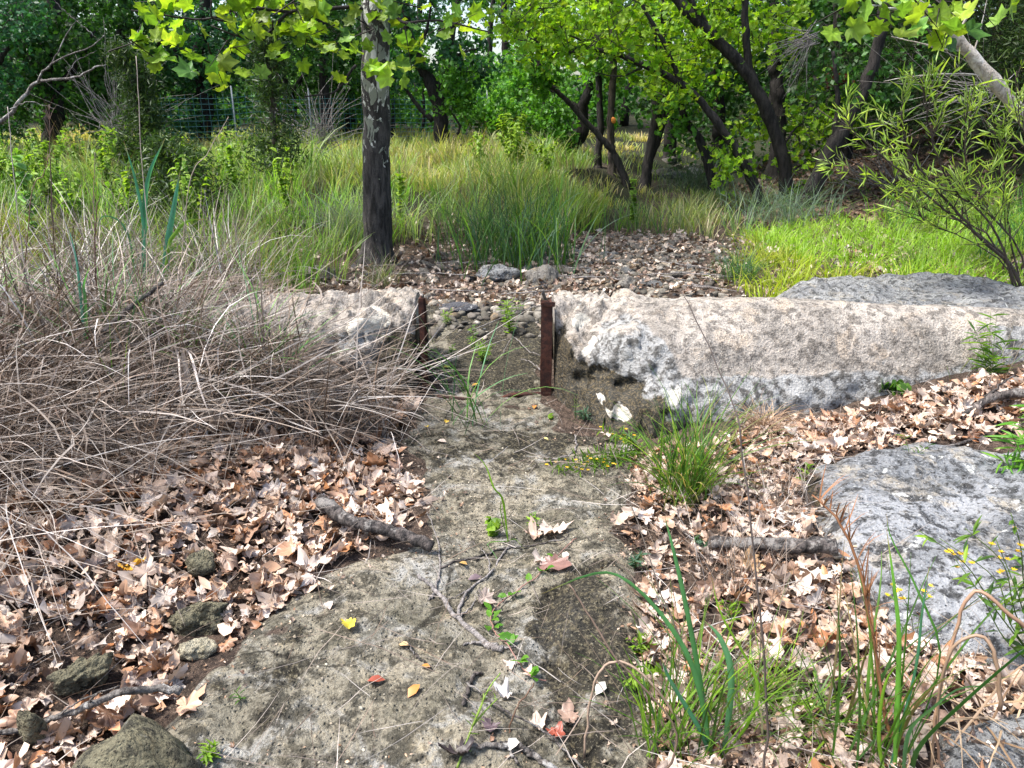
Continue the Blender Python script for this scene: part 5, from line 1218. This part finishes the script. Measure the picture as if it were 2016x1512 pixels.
# main sycamore
b = g(742, 521); YS = b[1]
tree('sycamore_tree', 'mottled sycamore trunk with flaking pale bark standing at the creek edge', YS, [(742, 521), (742, 400), (741, 250), (739, 100), (738, -60), (738, -420), (735, -800)], .136, .098, 'syc',
     [([(742, 30), (700, 14, -.1), (640, 18, -.2), (570, 24, -.3), (525, 68, -.4), (470, 72, -.5), (415, 50, -.6)], .02, .006), ([(570, 24, -.3), (480, 15, -.4), (400, 38, -.5), (258, 20, -.6)], .014, .006), ([(470, 72, -.5), (455, 45, -.5), (418, 34, -.6), (416, 0, -.6)], .012, .006),
      ([(738, 20), (775, 30, -.2), (800, 45, -.3), (860, 40, -.3), (960, 62, -.3)], .018, .005), ([(700, 130), (690, 140, -.1), (660, 180, -.2), (600, 190, -.3)], .014, .005)],
     [(290, 95, 22, 6, -.6), (395, 15, 55, 18, -.6), (400, 100, 24, 9, -.6), (455, 92, 26, 9, -.6), (500, 25, 55, 18, -.5), (545, 20, 50, 16, -.4), (590, 45, 45, 14, -.4), (640, 65, 35, 10, -.4), (690, 30, 50, 16, -.3), (757, 95, 26, 8, -.5), (735, 70, 35, 10, -.5),
      (825, 15, 45, 10, -.3), (865, 60, 26, 7, -.4), (800, 62, 26, 7, -.4), (918, 58, 18, 4, -.4), (252, 100, 12, 3, -.6), (330, 8, 28, 8, -.6), (775, 10, 40, 9, -.4), (450, 10, 40, 12, -.5), (600, 5, 40, 12, -.4)],
     (.13, .20), TSYC, 'bark_syc', (900, 2.6, 4.0, 7.5), twig=.25, per=3, nseg=24, base=b, upb=.8)
# pale leaning sapling trunk with big leaves, upper right
tree('sycamore_sapling', 'pale leaning sycamore trunk entering from the right edge with large top leaves', 5.6, [(2330, 560), (2150, 380), (2016, 232), (1930, 130), (1870, 62), (1800, 0, -.2)], .062, .03, 'syc',
     [([(1870, 62), (1830, 40, -.3), (1780, 22, -.6), (1700, 8, -.9)], .016, .005), ([(1900, 100), (1870, 98), (1790, 80), (1755, 72)], .008, .002), ([(1880, 80), (1900, 40), (1925, 0), (1950, -60)], .010, .005), ([(1915, 110), (1930, 60), (1945, -10)], .006, .003), ([(1945, 150), (1890, 145), (1800, 150), (1740, 160)], .006, .002)],
     [(1685, 18, 22, 4, -1.0), (1710, 30, 22, 3, -1.0), (1745, 40, 28, 5, -.9), (1790, 40, 28, 5, -.8), (1835, 15, 34, 7, -.6), (1870, 40, 26, 5, -.4), (1885, 5, 36, 7, -.4), (1780, 5, 34, 6, -.7), (1720, -5, 26, 5, -.9), (1955, 5, 12, 2, -.3)], (.13, .19), TSYC, 'bark_pale', (240, 1.3, 3.0, 4.6), twig=.16, per=1, nseg=16, upb=.5)
# dark forked oak behind the meadow
tree('oak_tree', 'dark forked oak at the far edge of the meadow with sky behind its crown', 17.5, [(872, 300), (866, 225), (848, 165), (815, 100), (800, 40), (782, -60), (760, -200)], .17, .07, 'oakblue',
     [([(866, 225), (872, 160), (888, 85), (902, 0), (915, -80)], .10, .05), ([(852, 238), (820, 205), (790, 165), (740, 140)], .06, .02), ([(815, 100), (840, 60), (850, 0)], .05, .02), ([(872, 150), (900, 110), (940, 95)], .04, .015)],
     rect(765, 830, -10, 50, 5, 26, 110, (-1, 1)) + rect(880, 960, 70, 170, 8, 30, 150, (-1, 1)) + rect(840, 930, -20, 10, 3, 24, 90, (-1, 1)) + rect(750, 800, 90, 170, 5, 28, 130, (-1, 1)), (.09, .15), None, 'bark_dark', (900, 3, 5.5, 8.5))
tree('sapling', 'thin forked sapling just right of the dark forked oak', 17, [(896, 300), (895, 275), (905, 250), (890, 215), (900, 170)], .035, .015, 'mid', [([(905, 252), (918, 225), (935, 190)], .02, .008)], rect(870, 930, 130, 215, 9, 24, 130, (-.6, .6)), (.08, .13), None, 'bark_dark')
# bright bushy tree in the centre distance
tree('bushy_tree', 'bright fresh green bushy tree in the centre distance beyond the meadow', 22, [(1025, 285), (1025, 240), (1030, 180), (1030, 120), (1030, 60)], .14, .06, 'fresh', (), rect(945, 1110, 140, 245, 30, 34, 230, (-1.4, 1.4)) + rect(985, 1065, 115, 160, 7, 28, 180, (-1, 1)), (.10, .16), None, 'bark_dark', (400, 2.0, 5, 6))
tree('bushy_tree', 'smaller dark green bush below the bright bushy tree', 21, [(965, 285), (965, 260), (960, 230)], .06, .03, 'mid', (), rect(930, 1000, 215, 275, 10, 24, 160, (-.8, .8)), (.09, .14), None, 'bark_dark')
# cluster of dark trunks in the centre right
tree('leaning_tree', 'thick dark leaning trunk bent over the far meadow edge', 14.5, [(1095, 322), (1120, 295), (1145, 265), (1148, 215), (1158, 175), (1170, 90), (1180, -40), (1190, -160)], .12, .065, 'lime', [([(1148, 215), (1110, 195), (1075, 165), (1062, 120)], .05, .02)], rect(1080, 1240, 40, 150, 9, 30, 110, (-1, 1)), (.08, .14), TS, 'bark_dark', (1000, 2.5, 4, 7))
tree('sapling', 'thin multi stemmed sapling at the foot of the thick dark leaning trunk', 14, [(1085, 322), (1075, 295), (1060, 275), (1035, 260)], .03, .012, 'mid', [([(1075, 295), (1070, 250), (1055, 215)], .02, .008)], rect(1035, 1130, 200, 275, 12, 24, 110, (-.5, .5)), (.07, .11), TS, 'bark_dark')
tree('slender_tree', 'slender dark trunk just left of the orange tagged trunk', 13, [(1176, 348), (1178, 300), (1182, 240), (1178, 150), (1175, 30), (1172, -90)], .065, .04, 'mid', (), rect(1150, 1230, 100, 190, 4, 24, 80, (-.6, .6)), (.07, .12), TS, 'bark_dark', (500, 1.6, 4, 6))
e = tree('slender_tree', 'straight grey slender trunk carrying a small orange tag', 12.6, [(1207, 352), (1204, 300), (1202, 240), (1208, 130), (1206, 20), (1205, -100)], .068, .045, 'lime', (), rect(1180, 1290, 20, 110, 6, 30, 120, (-.6, .6)), (.07, .12), TS, 'bark', (500, 1.6, 4, 6))
c = at_y(1208, 237, 12.5); V, Fs = rock_shape(3, (.04, .012, .062), 2, .15); o = mk('trunk_tag', V + c, Fs, M['tag'], base=c); tag(o, 'small orange marker fixed to a straight grey trunk', 'marker')
tree('leaning_tree', 'long thin dark trunk leaning steeply left across the straight trunks', 12.2, [(1240, 352), (1215, 315), (1195, 285), (1150, 235), (1110, 192), (1072, 155), (1055, 110)], .06, .025, 'mid', (), rect(1030, 1110, 90, 160, 5, 26, 110, (-.5, .5)), (.07, .12), TS, 'bark_dark')
tree('twin_tree', 'twin trunked dark tree beside the shaded path', 12.4, [(1268, 356), (1280, 300), (1289, 240), (1291, 180), (1286, 60), (1282, -80)], .085, .045, 'lime', [([(1280, 310), (1300, 260), (1308, 200), (1305, 100), (1310, -40)], .06, .04)], rect(1240, 1400, 0, 170, 15, 32, 110, (-1, 1)), (.07, .12), TS, 'bark_dark', (900, 2.2, 4, 7))
tree('arching_tree', 'slim tree arching far left with a lime green canopy over the meadow', 10.6, [(1508, 418), (1480, 355), (1442, 285), (1392, 215), (1340, 165), (1270, 130), (1180, 98), (1085, 108)], .075, .02, 'lime', [([(1340, 165), (1310, 90), (1270, 20), (1240, -50)], .035, .02), ([(1270, 130), (1220, 150), (1160, 140)], .015, .005), ([(1180, 98), (1120, 70), (1060, 75), (990, 85)], .015, .005)],
     rect(985, 1120, 0, 85, 14, 32, 55, (-1, 1)) + rect(1100, 1300, -10, 90, 12, 34, 55, (-1, 1)) + rect(1300, 1430, 20, 190, 8, 30, 45, (-.8, .8)) + [(1410, 290, 22, 40, 0), (1430, 330, 26, 60, 0), (1470, 335, 22, 40, 0), (1450, 290, 18, 30, 0)], (.07, .12), TSYC, 'bark_dark', (700, 2.6, 4.0, 6.5), per=5, twig=.35)
tree('leaning_tree', 'big rough trunk leaning left over the bright grass', 10.9, [(1552, 425), (1548, 350), (1525, 255), (1482, 165), (1432, 100), (1352, 20), (1300, -40), (1200, -160)], .10, .055, 'lime', [([(1490, 180), (1472, 110), (1468, 30), (1462, -60)], .06, .04), ([(1400, 70), (1380, 30), (1340, -30)], .05, .03), ([(1530, 310), (1560, 260), (1590, 235)], .02, .008)],
     rect(1400, 1560, -10, 110, 12, 36, 60, (-.3, 1.2)) + rect(1570, 1650, 210, 320, 8, 26, 40, (-.4, .4)) + [(1580, 370, 18, 30, 0), (1600, 190, 26, 50, 0), (1480, 240, 28, 60, .6)], (.07, .12), TSYC, 'bark_dark', (1200, 3, 3.8, 7), per=5)
tree('stout_tree', 'stout dark trunk leaning right beside the big rough trunk', 10.3, [(1588, 438), (1600, 370), (1640, 285), (1690, 200), (1730, 90), (1750, -50)], .125, .06, 'oak', [([(1640, 285), (1650, 200), (1640, 100)], .05, .02)], rect(1620, 1800, 60, 230, 14, 44, 150, (0, 1.5)), (.06, .10), None, 'bark_dark', (1400, 2.5, 3.4, 6.5), 'leaf_dark')
tree('crooked_tree', 'thin crooked dark tree rising from the shaded bank', 11.9, [(1412, 388), (1400, 345), (1380, 280), (1352, 240), (1338, 200), (1342, 140)], .085, .03, 'mid', [([(1365, 255), (1345, 238), (1310, 232)], .025, .008)], rect(1320, 1390, 180, 270, 6, 26, 90, (-.5, .5)), (.07, .11), TS, 'bark_dark')
for px, Y, lab in [(1412, 16, 'distant dark trunk in the shade beyond the crooked tree'), (1318, 17, 'distant thin trunk over the shaded path'), (1530, 14.5, 'shadowed trunk behind the big rough leaning trunk'), (1660, 14, 'shadowed trunk deep in the right wood'), (640, 19, 'dark trunk beyond the fence left of the sycamore'), (1000, 26, 'far trunk behind the bright bushy tree')]:
    b = gat(px, Y); tree('oak_tree', lab, Y, [(px, 0), (px + 4, 240), (px - 4, 120), (px - 10, -80)], .15, .09, 'oak', (), rect(px - 90, px + 90, 0, 170, 8, 50, 190, (-1, 1.5)), (.09, .14), None, 'bark_dark', (1000, 3, 4.5, 8), 'leaf_dark')
# left oaks behind the fence
for k, (px, Y, lab) in enumerate([(-60, 13.5, 'dense dark oak crowding the far left edge'), (95, 15.5, 'dark small leaved oak above the bare dead branch'), (235, 17.5, 'dark oak behind the left juniper'), (395, 18.5, 'dark oak behind the fence middle'), (560, 20.5, 'dark oak behind the slender juniper'), (680, 22, 'blue green oak behind the sycamore trunk')]):
    d = 1.0
    tree('oak_tree', lab, Y, [(px, 0), (px + 12, 210), (px - 8, 130), (px + 10, 30), (px, -120)], .17, .1, 'oak' if k % 3 else 'oakblue', [([(px + 8, 190), (px + 60, 120), (px + 90, 60)], .07, .03), ([(px, 150), (px - 60, 90), (px - 100, 20)], .07, .03)],
         rect(px - 120, px + 120, -20, 190, 26, 46, 260, (-1.2, 1.5)) + rect(px - 110, px + 110, 150, 250, 8, 36, 200, (-.5, 1.5)), (.08, .13) if k else (.06, .1), None, 'bark_dark', (1500, 3, 4.2, 8), 'leaf_dark')
for k, (px, Y) in enumerate([(650, 22.5), (770, 21), (720, 24), (830, 24), (600, 23)]):
    tree('understory_shrub', ['mid green shrub by the fence left of the sycamore', 'mid green shrub between the sycamore and the forked oak', 'tall shrub right behind the sycamore trunk', 'far shrub under the forked oak', 'bright leaved shrub above the fence centre'][k], Y, [(px, 0), (px + 5, 220), (px, 140)], .06, .03, 'fresh' if k in (0, 4) else 'mid', (), rect(px - 60, px + 60, 60, 240, 12, 34, 150, (-.8, .8)), (.08, .13), None, 'bark_dark', cat='shrub')
# junipers
def juniper(label, px, Y, h, w, n, lean=0, thin=False):
    b = gat(px, Y); e = empty('juniper', b); tag(e, label, 'juniper tree')
    top = b + [lean, 0, h]; pth = smooth_path([b, b + [lean * .3 + .05, 0, h * .4], top], 30, .015, 4)
    V, Fs = tube(pth, np.linspace(.05 if thin else .09, .012, 30), 8, True, .2, 2); mk('trunk', V, Fs, M['bark'], parent=e)
    A = Acc(); tw = Acc()
    for k in range(n):
        t = rng.uniform(.12, 1); o = pth[int(t * 29)]; a = rng.uniform(0, 6.28); L = w * (1.15 - t) * rng.uniform(.5, 1.2) + .08
        tip = o + np.array([math.cos(a) * L, math.sin(a) * L, L * rng.uniform(-.1, .6)])
        if k % 2 == 0:
            V, Fs = tube(np.stack([o, (o + tip) / 2 + [0, 0, -.03], tip]), [.009, .006, .003], 5, False); A.add(V, Fs, (.10, .085, .075))
        m = 80; P = o + (tip - o) * (rng.random((m, 1)) ** .6) + rng.normal(0, .055 + .05 * L, (m, 3))
        dirn = (tip - o) / (np.linalg.norm(tip - o) + 1e-6)
        nrm = rng.normal(0, 1, (m, 3))
        V, F2, c = scatter(TNEED, frames(nrm, U(0, 6.28, m), U(.05, .11, m)), P, np.clip(pal(PALS['juni'], m, .2) * rng.uniform(.75, 1.3), 0, 1)); A.add(V, F2, np.clip(c, 0, 1))
    A.build('crown', M['leaf_dark'], e); return e
juniper('young upright juniper in front of the dark oaks on the left', 285, 10.5, 1.75, .42, 90)
juniper('slender dark juniper with a visible trunk between the left juniper and the sycamore', 540, 9.6, 2.3, .34, 62, .05, True)
juniper('low spreading juniper bush in the left meadow', 345, 8.6, .75, .75, 70)
for px, Y, h, w, lab in [(1760, 12.5, 4.8, 1.7, 'dark juniper filling the gap right of the stout trunk'), (1900, 11.5, 5.0, 1.8, 'dark juniper behind the pale leaning trunk'), (2040, 10.5, 4.6, 1.8, 'dark juniper at the right edge'), (1690, 15.5, 5, 1.7, 'tall dark juniper deep behind the stout trunk'), (1830, 15, 5.5, 2, 'tall dark juniper deep in the right wood')]:
    juniper(lab, px, Y, h, w, 260)
# dead leaves hanging in the right wood and dead brush
a = Acc(); leaf_spray(a, at_y(1642, 150, 10.4), (.10, .1, .12), 45, (.05, .09), [(.16, .035, .02), (.10, .03, .02)], TS, .15)
tag(a.build('dead_foliage', M['leaf'], base=at_y(1642, 150, 10.4)), 'rust red dead leaf spray hanging in the dark right wood', 'dead branch')
def brush(name, label, px, py, Y, n, L, ang, c=(1, 1, 1), r=.006, spread_=.5):
    o = at_y(px, py, Y); a = Acc()
    for k in range(n):
        t = ang + rng.normal(0, spread_); l = rng.uniform(.4, 1) * L; d = np.array([math.cos(t), rng.normal(0, .25), math.sin(t)])
        mid = o + d * l * .5 + rng.normal(0, l * .06, 3); V, Fs = tube(smooth_path([o + rng.normal(0, L * .08, 3), mid, o + d * l + rng.normal(0, l * .12, 3)], 8), np.linspace(r, r * .3, 8), 4); a.add(V, Fs, c)
    return tag(a.build(name, M['twig'], base=o), label, 'dead branch')
brush('dead_brush', 'grey fan of dead twigs hanging beside the big leaning trunk', 1600, 70, 10.6, 46, .75, 3.6)
brush('dead_brush', 'pale bare twigs in front of the fence right of the slender juniper', 640, 285, 11, 60, 1.1, 1.9, r=.005, spread_=.7)
brush('dead_brush', 'bare grey brush in front of the dark oaks on the left', 240, 270, 11, 60, 1.3, 1.5, r=.005, spread_=.6)
brush('dead_brush', 'heap of grey brushwood on the shaded right slope', 1760, 385, 11, 70, 1.3, 2.9, r=.008, spread_=.9)
brush('dead_brush', 'fine bare twigs in front of the right dark junipers', 1960, 190, 7.5, 30, 1.3, 2.9, r=.004, spread_=.5)
# bare dead branch, upper left
Yd = 7.2
W = [at_y(-90, 290, Yd), at_y(0, 240, Yd), at_y(45, 195, Yd), at_y(75, 162, Yd), at_y(130, 155, Yd - .1), at_y(175, 140, Yd - .2), at_y(210, 125, Yd - .2)]
a = Acc(); V, Fs = tube(smooth_path(W, 30, .006, 3), np.linspace(.022, .005, 30), 8, True, .2, 2); a.add(V, Fs, (1, 1, 1))
for q, r in [([(75, 162), (85, 140), (120, 115), (180, 90), (205, 70)], .010), ([(95, 135), (115, 100), (135, 60), (150, 40)], .007), ([(150, 40), (120, 15), (95, -20)], .006), ([(150, 40), (185, 70), (195, 80)], .004), ([(20, 215), (60, 200), (110, 215)], .005), ([(130, 155), (150, 120), (190, 100)], .005)]:
    V, Fs = tube(smooth_path([at_y(x, y, Yd - .1) for x, y in q], 14, .004, 4), np.linspace(r, r * .4, 14), 6); a.add(V, Fs, (1, 1, 1))
tag(a.build('dead_branch', M['deadwood'], base=W[0]), 'bare forked grey dead branch reaching in from the left edge', 'dead branch')

# willow like shrub on the right
def willow(label, base, stems, n, T, cols, leaf):
    e = empty('willow_shrub', base); tag(e, label, 'shrub')
    A = Acc(); 
    for si, (pts, r) in enumerate(stems):
        pth = smooth_path(pts, 30, .004, si); S_ = Acc(); V, Fs = tube(pth, np.linspace(r * .75, r * .25, 30), 7, True, .1, 2); S_.add(V, Fs, (1, 1, 1))
        for k in range(n):
            t = rng.uniform(.28, 1); i_ = int(t * 29); o = pth[i_]; tg = pth[min(i_ + 1, 29)] - pth[max(i_ - 1, 0)]; tg /= np.linalg.norm(tg)
            d = tg * .6 + rng.normal(0, .45, 3) + [0, 0, .45]; d /= np.linalg.norm(d); L = rng.uniform(.2, .5) * (1.1 - .5 * t)
            tp = smooth_path([o, o + d * L * .5 + [0, 0, .01], o + d * L + [0, 0, .05 * L]], 12); V, Fs = tube(tp, np.linspace(.0035, .0012, 12), 4, False); S_.add(V, Fs, (1, 1, 1))
            m = 11; ii = (U(.2, 1, m) * 11).astype(int); P = tp[ii]
            dd = d + rng.normal(0, .55, (m, 3)); dd /= np.linalg.norm(dd, axis=1, keepdims=True)
            x = np.cross(dd, rng.normal(0, 1, (m, 3))); x /= np.linalg.norm(x, axis=1, keepdims=True); z = np.cross(x, dd); Ls = U(*leaf, m)[:, None]
            V, F2, c = scatter(T, np.stack([x * Ls, dd * Ls, z * Ls], 2), P, pal(cols, m, .14)); A.add(V, F2, np.clip(c, 0, 1))
        S_.build('stem', M['bark'], e)
    A.build('leaves', M['leaf'], e); return e
WC = [(.40, .58, .10), (.50, .66, .13), (.28, .46, .07), (.54, .68, .26)]
b = np.array([at_y(2060, 600, 4.9)[0], 4.9, 0]); b[2] = H(b[0], b[1])
def WP(*q): return [b] + [at_y(x, y, 4.9 + d) for x, y, d in q]
willow('willow like shrub with narrow pale leaves fanning in from the right edge', b, [
    (WP((2000, 540, 0), (1920, 460, -.05), (1850, 380, -.1), (1790, 300, -.1), (1775, 210, -.1)), .017), (WP((1990, 520, .1), (1880, 430, .1), (1780, 345, .1), (1700, 275, .1), (1610, 215, .1)), .012),
    (WP((1995, 500, .2), (1980, 400, .2), (1960, 300, .2), (1965, 230, .2)), .010), (WP((1960, 460, -.15), (1870, 360, -.2), (1830, 250, -.2), (1812, 150, -.25)), .011), (WP((1950, 470, .2), (1840, 420, .3), (1740, 370, .3), (1650, 330, .3)), .009),
    (WP((2010, 500, 0), (1930, 400, 0), (1900, 310, 0), (1905, 220, 0)), .010), (WP((2060, 460, 0), (2040, 330, 0), (2010, 250, 0), (2000, 140, 0)), .010), (WP((1985, 530, .1), (1900, 470, .2), (1830, 440, .2), (1790, 400, .3)), .007)], 17, T_blade(.032, .2), WC, (.06, .125))

# ------------------------------------------------------------------ wire fence
def fence():
    A0 = gat(300, 15.5); A1 = gat(960, 21.5); d = A1 - A0; L = np.hypot(d[0], d[1])
    e = empty('wire_fence', A0); tag(e, 'teal green wire mesh fence across the back of the meadow', 'fence')
    a = Acc(); h = 1.12; ns = 60
    t = np.linspace(0, 1, ns); bx = A0[0] + d[0] * t; by = A0[1] + d[1] * t; bz = H(bx, by)
    for z in np.arange(.1, h + .01, .105):
        sag = .015 * np.sin(t * 31)
        V, Fs = tube(np.c_[bx, by, bz + z + sag], .0042, 4, False); a.add(V, Fs, (1, 1, 1))
    for k in np.arange(0, L, .155):
        f = k / L; x, y = A0[0] + d[0] * f, A0[1] + d[1] * f; z = float(H(x, y))
        V, Fs = tube(np.array([[x, y, z + .1], [x, y, z + h]]), .0036, 4, False); a.add(V, Fs, (1, 1, 1))
    a.build('wire_mesh', M['wire'], e)
    for f in (0, .2, .4, .6, .8, 1.0):
        x, y = A0[0] + d[0] * f, A0[1] + d[1] * f; z = float(H(x, y)); V, Fs = tube(np.array([[x, y, z - .1], [x, y, z + h * .5], [x, y, z + h + .15]]), .017, 8)
        mk('fence_post', V, Fs, M['steel'], parent=e)
fence()

# ------------------------------------------------------------------ far wood closing the view
a = Acc()
for k in range(420):
    Y = rng.uniform(25, 44); X_ = rng.uniform(-.78, .78) * Y; z0 = float(H(X_, Y))
    gap = abs((X_ / Y) + .085) < .06
    hh = rng.uniform(.1, 6.8) if not gap else rng.uniform(.1, .9)
    if k % 3 == 0: hh = rng.uniform(.1, .9)
    right = X_ / Y > .12
    leaf_spray(a, (X_, Y, z0 + hh), (1.5, 1.5, 1.1), 190, (.17, .30), PALS['oak'] + (PALS['mid'] if not right else PALS['juni']), TD, .6)
tag(a.build('far_woodland', M['leaf_dark']), kind='stuff')
for k in range(40):
    Y = rng.uniform(24, 36); X_ = rng.uniform(-.75, .75) * Y; b = np.array([X_, Y, float(H(X_, Y))])
    V, Fs = tube(smooth_path([b, b + [rng.normal(0, .2), 0, 2.5], b + [rng.normal(0, .5), 0, 7]], 14, .03, k), np.linspace(.16, .07, 14), 7, True, .15, k)
    tag(mk('distant_trunk', V, Fs, M['bark_dark'], base=b), 'distant dark tree trunk in the far wood behind the meadow', 'tree trunk', 'distant trunks in the far wood')
# dark understory on the right slope
a = Acc()
for k in range(230):
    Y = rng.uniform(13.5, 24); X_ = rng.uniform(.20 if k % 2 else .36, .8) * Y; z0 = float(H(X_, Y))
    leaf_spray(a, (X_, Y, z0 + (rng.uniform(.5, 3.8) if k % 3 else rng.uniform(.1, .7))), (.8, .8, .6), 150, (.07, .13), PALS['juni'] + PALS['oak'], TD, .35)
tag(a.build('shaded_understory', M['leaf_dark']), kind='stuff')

# ------------------------------------------------------------------ light
sun = bpy.data.objects.new('sun', bpy.data.lights.new('sun', 'SUN')); COL.objects.link(sun)
EL, AZ = R(62), R(-98)             # azimuth from +Y towards +X
sun.data.energy = 1.5; sun.data.angle = R(10); sun.data.color = (1, .975, .94)
sun.rotation_euler = (R(90) - EL, 0, -AZ + math.pi)
w = bpy.data.worlds.new('World'); sc.world = w; w.use_nodes = True
nt = w.node_tree; nt.nodes.clear()
sky = nt.nodes.new('ShaderNodeTexSky'); sky.sky_type = 'NISHITA'; sky.sun_disc = False
sky.sun_elevation = EL; sky.sun_rotation = AZ; sky.air_density = 1.0; sky.dust_density = 3.0; sky.ozone_density = 1.0
bg = nt.nodes.new('ShaderNodeBackground'); bg.inputs[1].default_value = .065
ow = nt.nodes.new('ShaderNodeOutputWorld')
nt.links.new(sky.outputs[0], bg.inputs[0]); nt.links.new(bg.outputs[0], ow.inputs[0])
sc.view_settings.view_transform = 'Standard'; sc.view_settings.look = 'None'; sc.view_settings.gamma = 1
sc.view_settings.exposure = 2.5
sc.render.engine = 'CYCLES'
sc.cycles.max_bounces = 6; sc.cycles.diffuse_bounces = 3; sc.cycles.glossy_bounces = 2; sc.cycles.transmission_bounces = 4
sc.cycles.caustics_reflective = False; sc.cycles.caustics_refractive = False
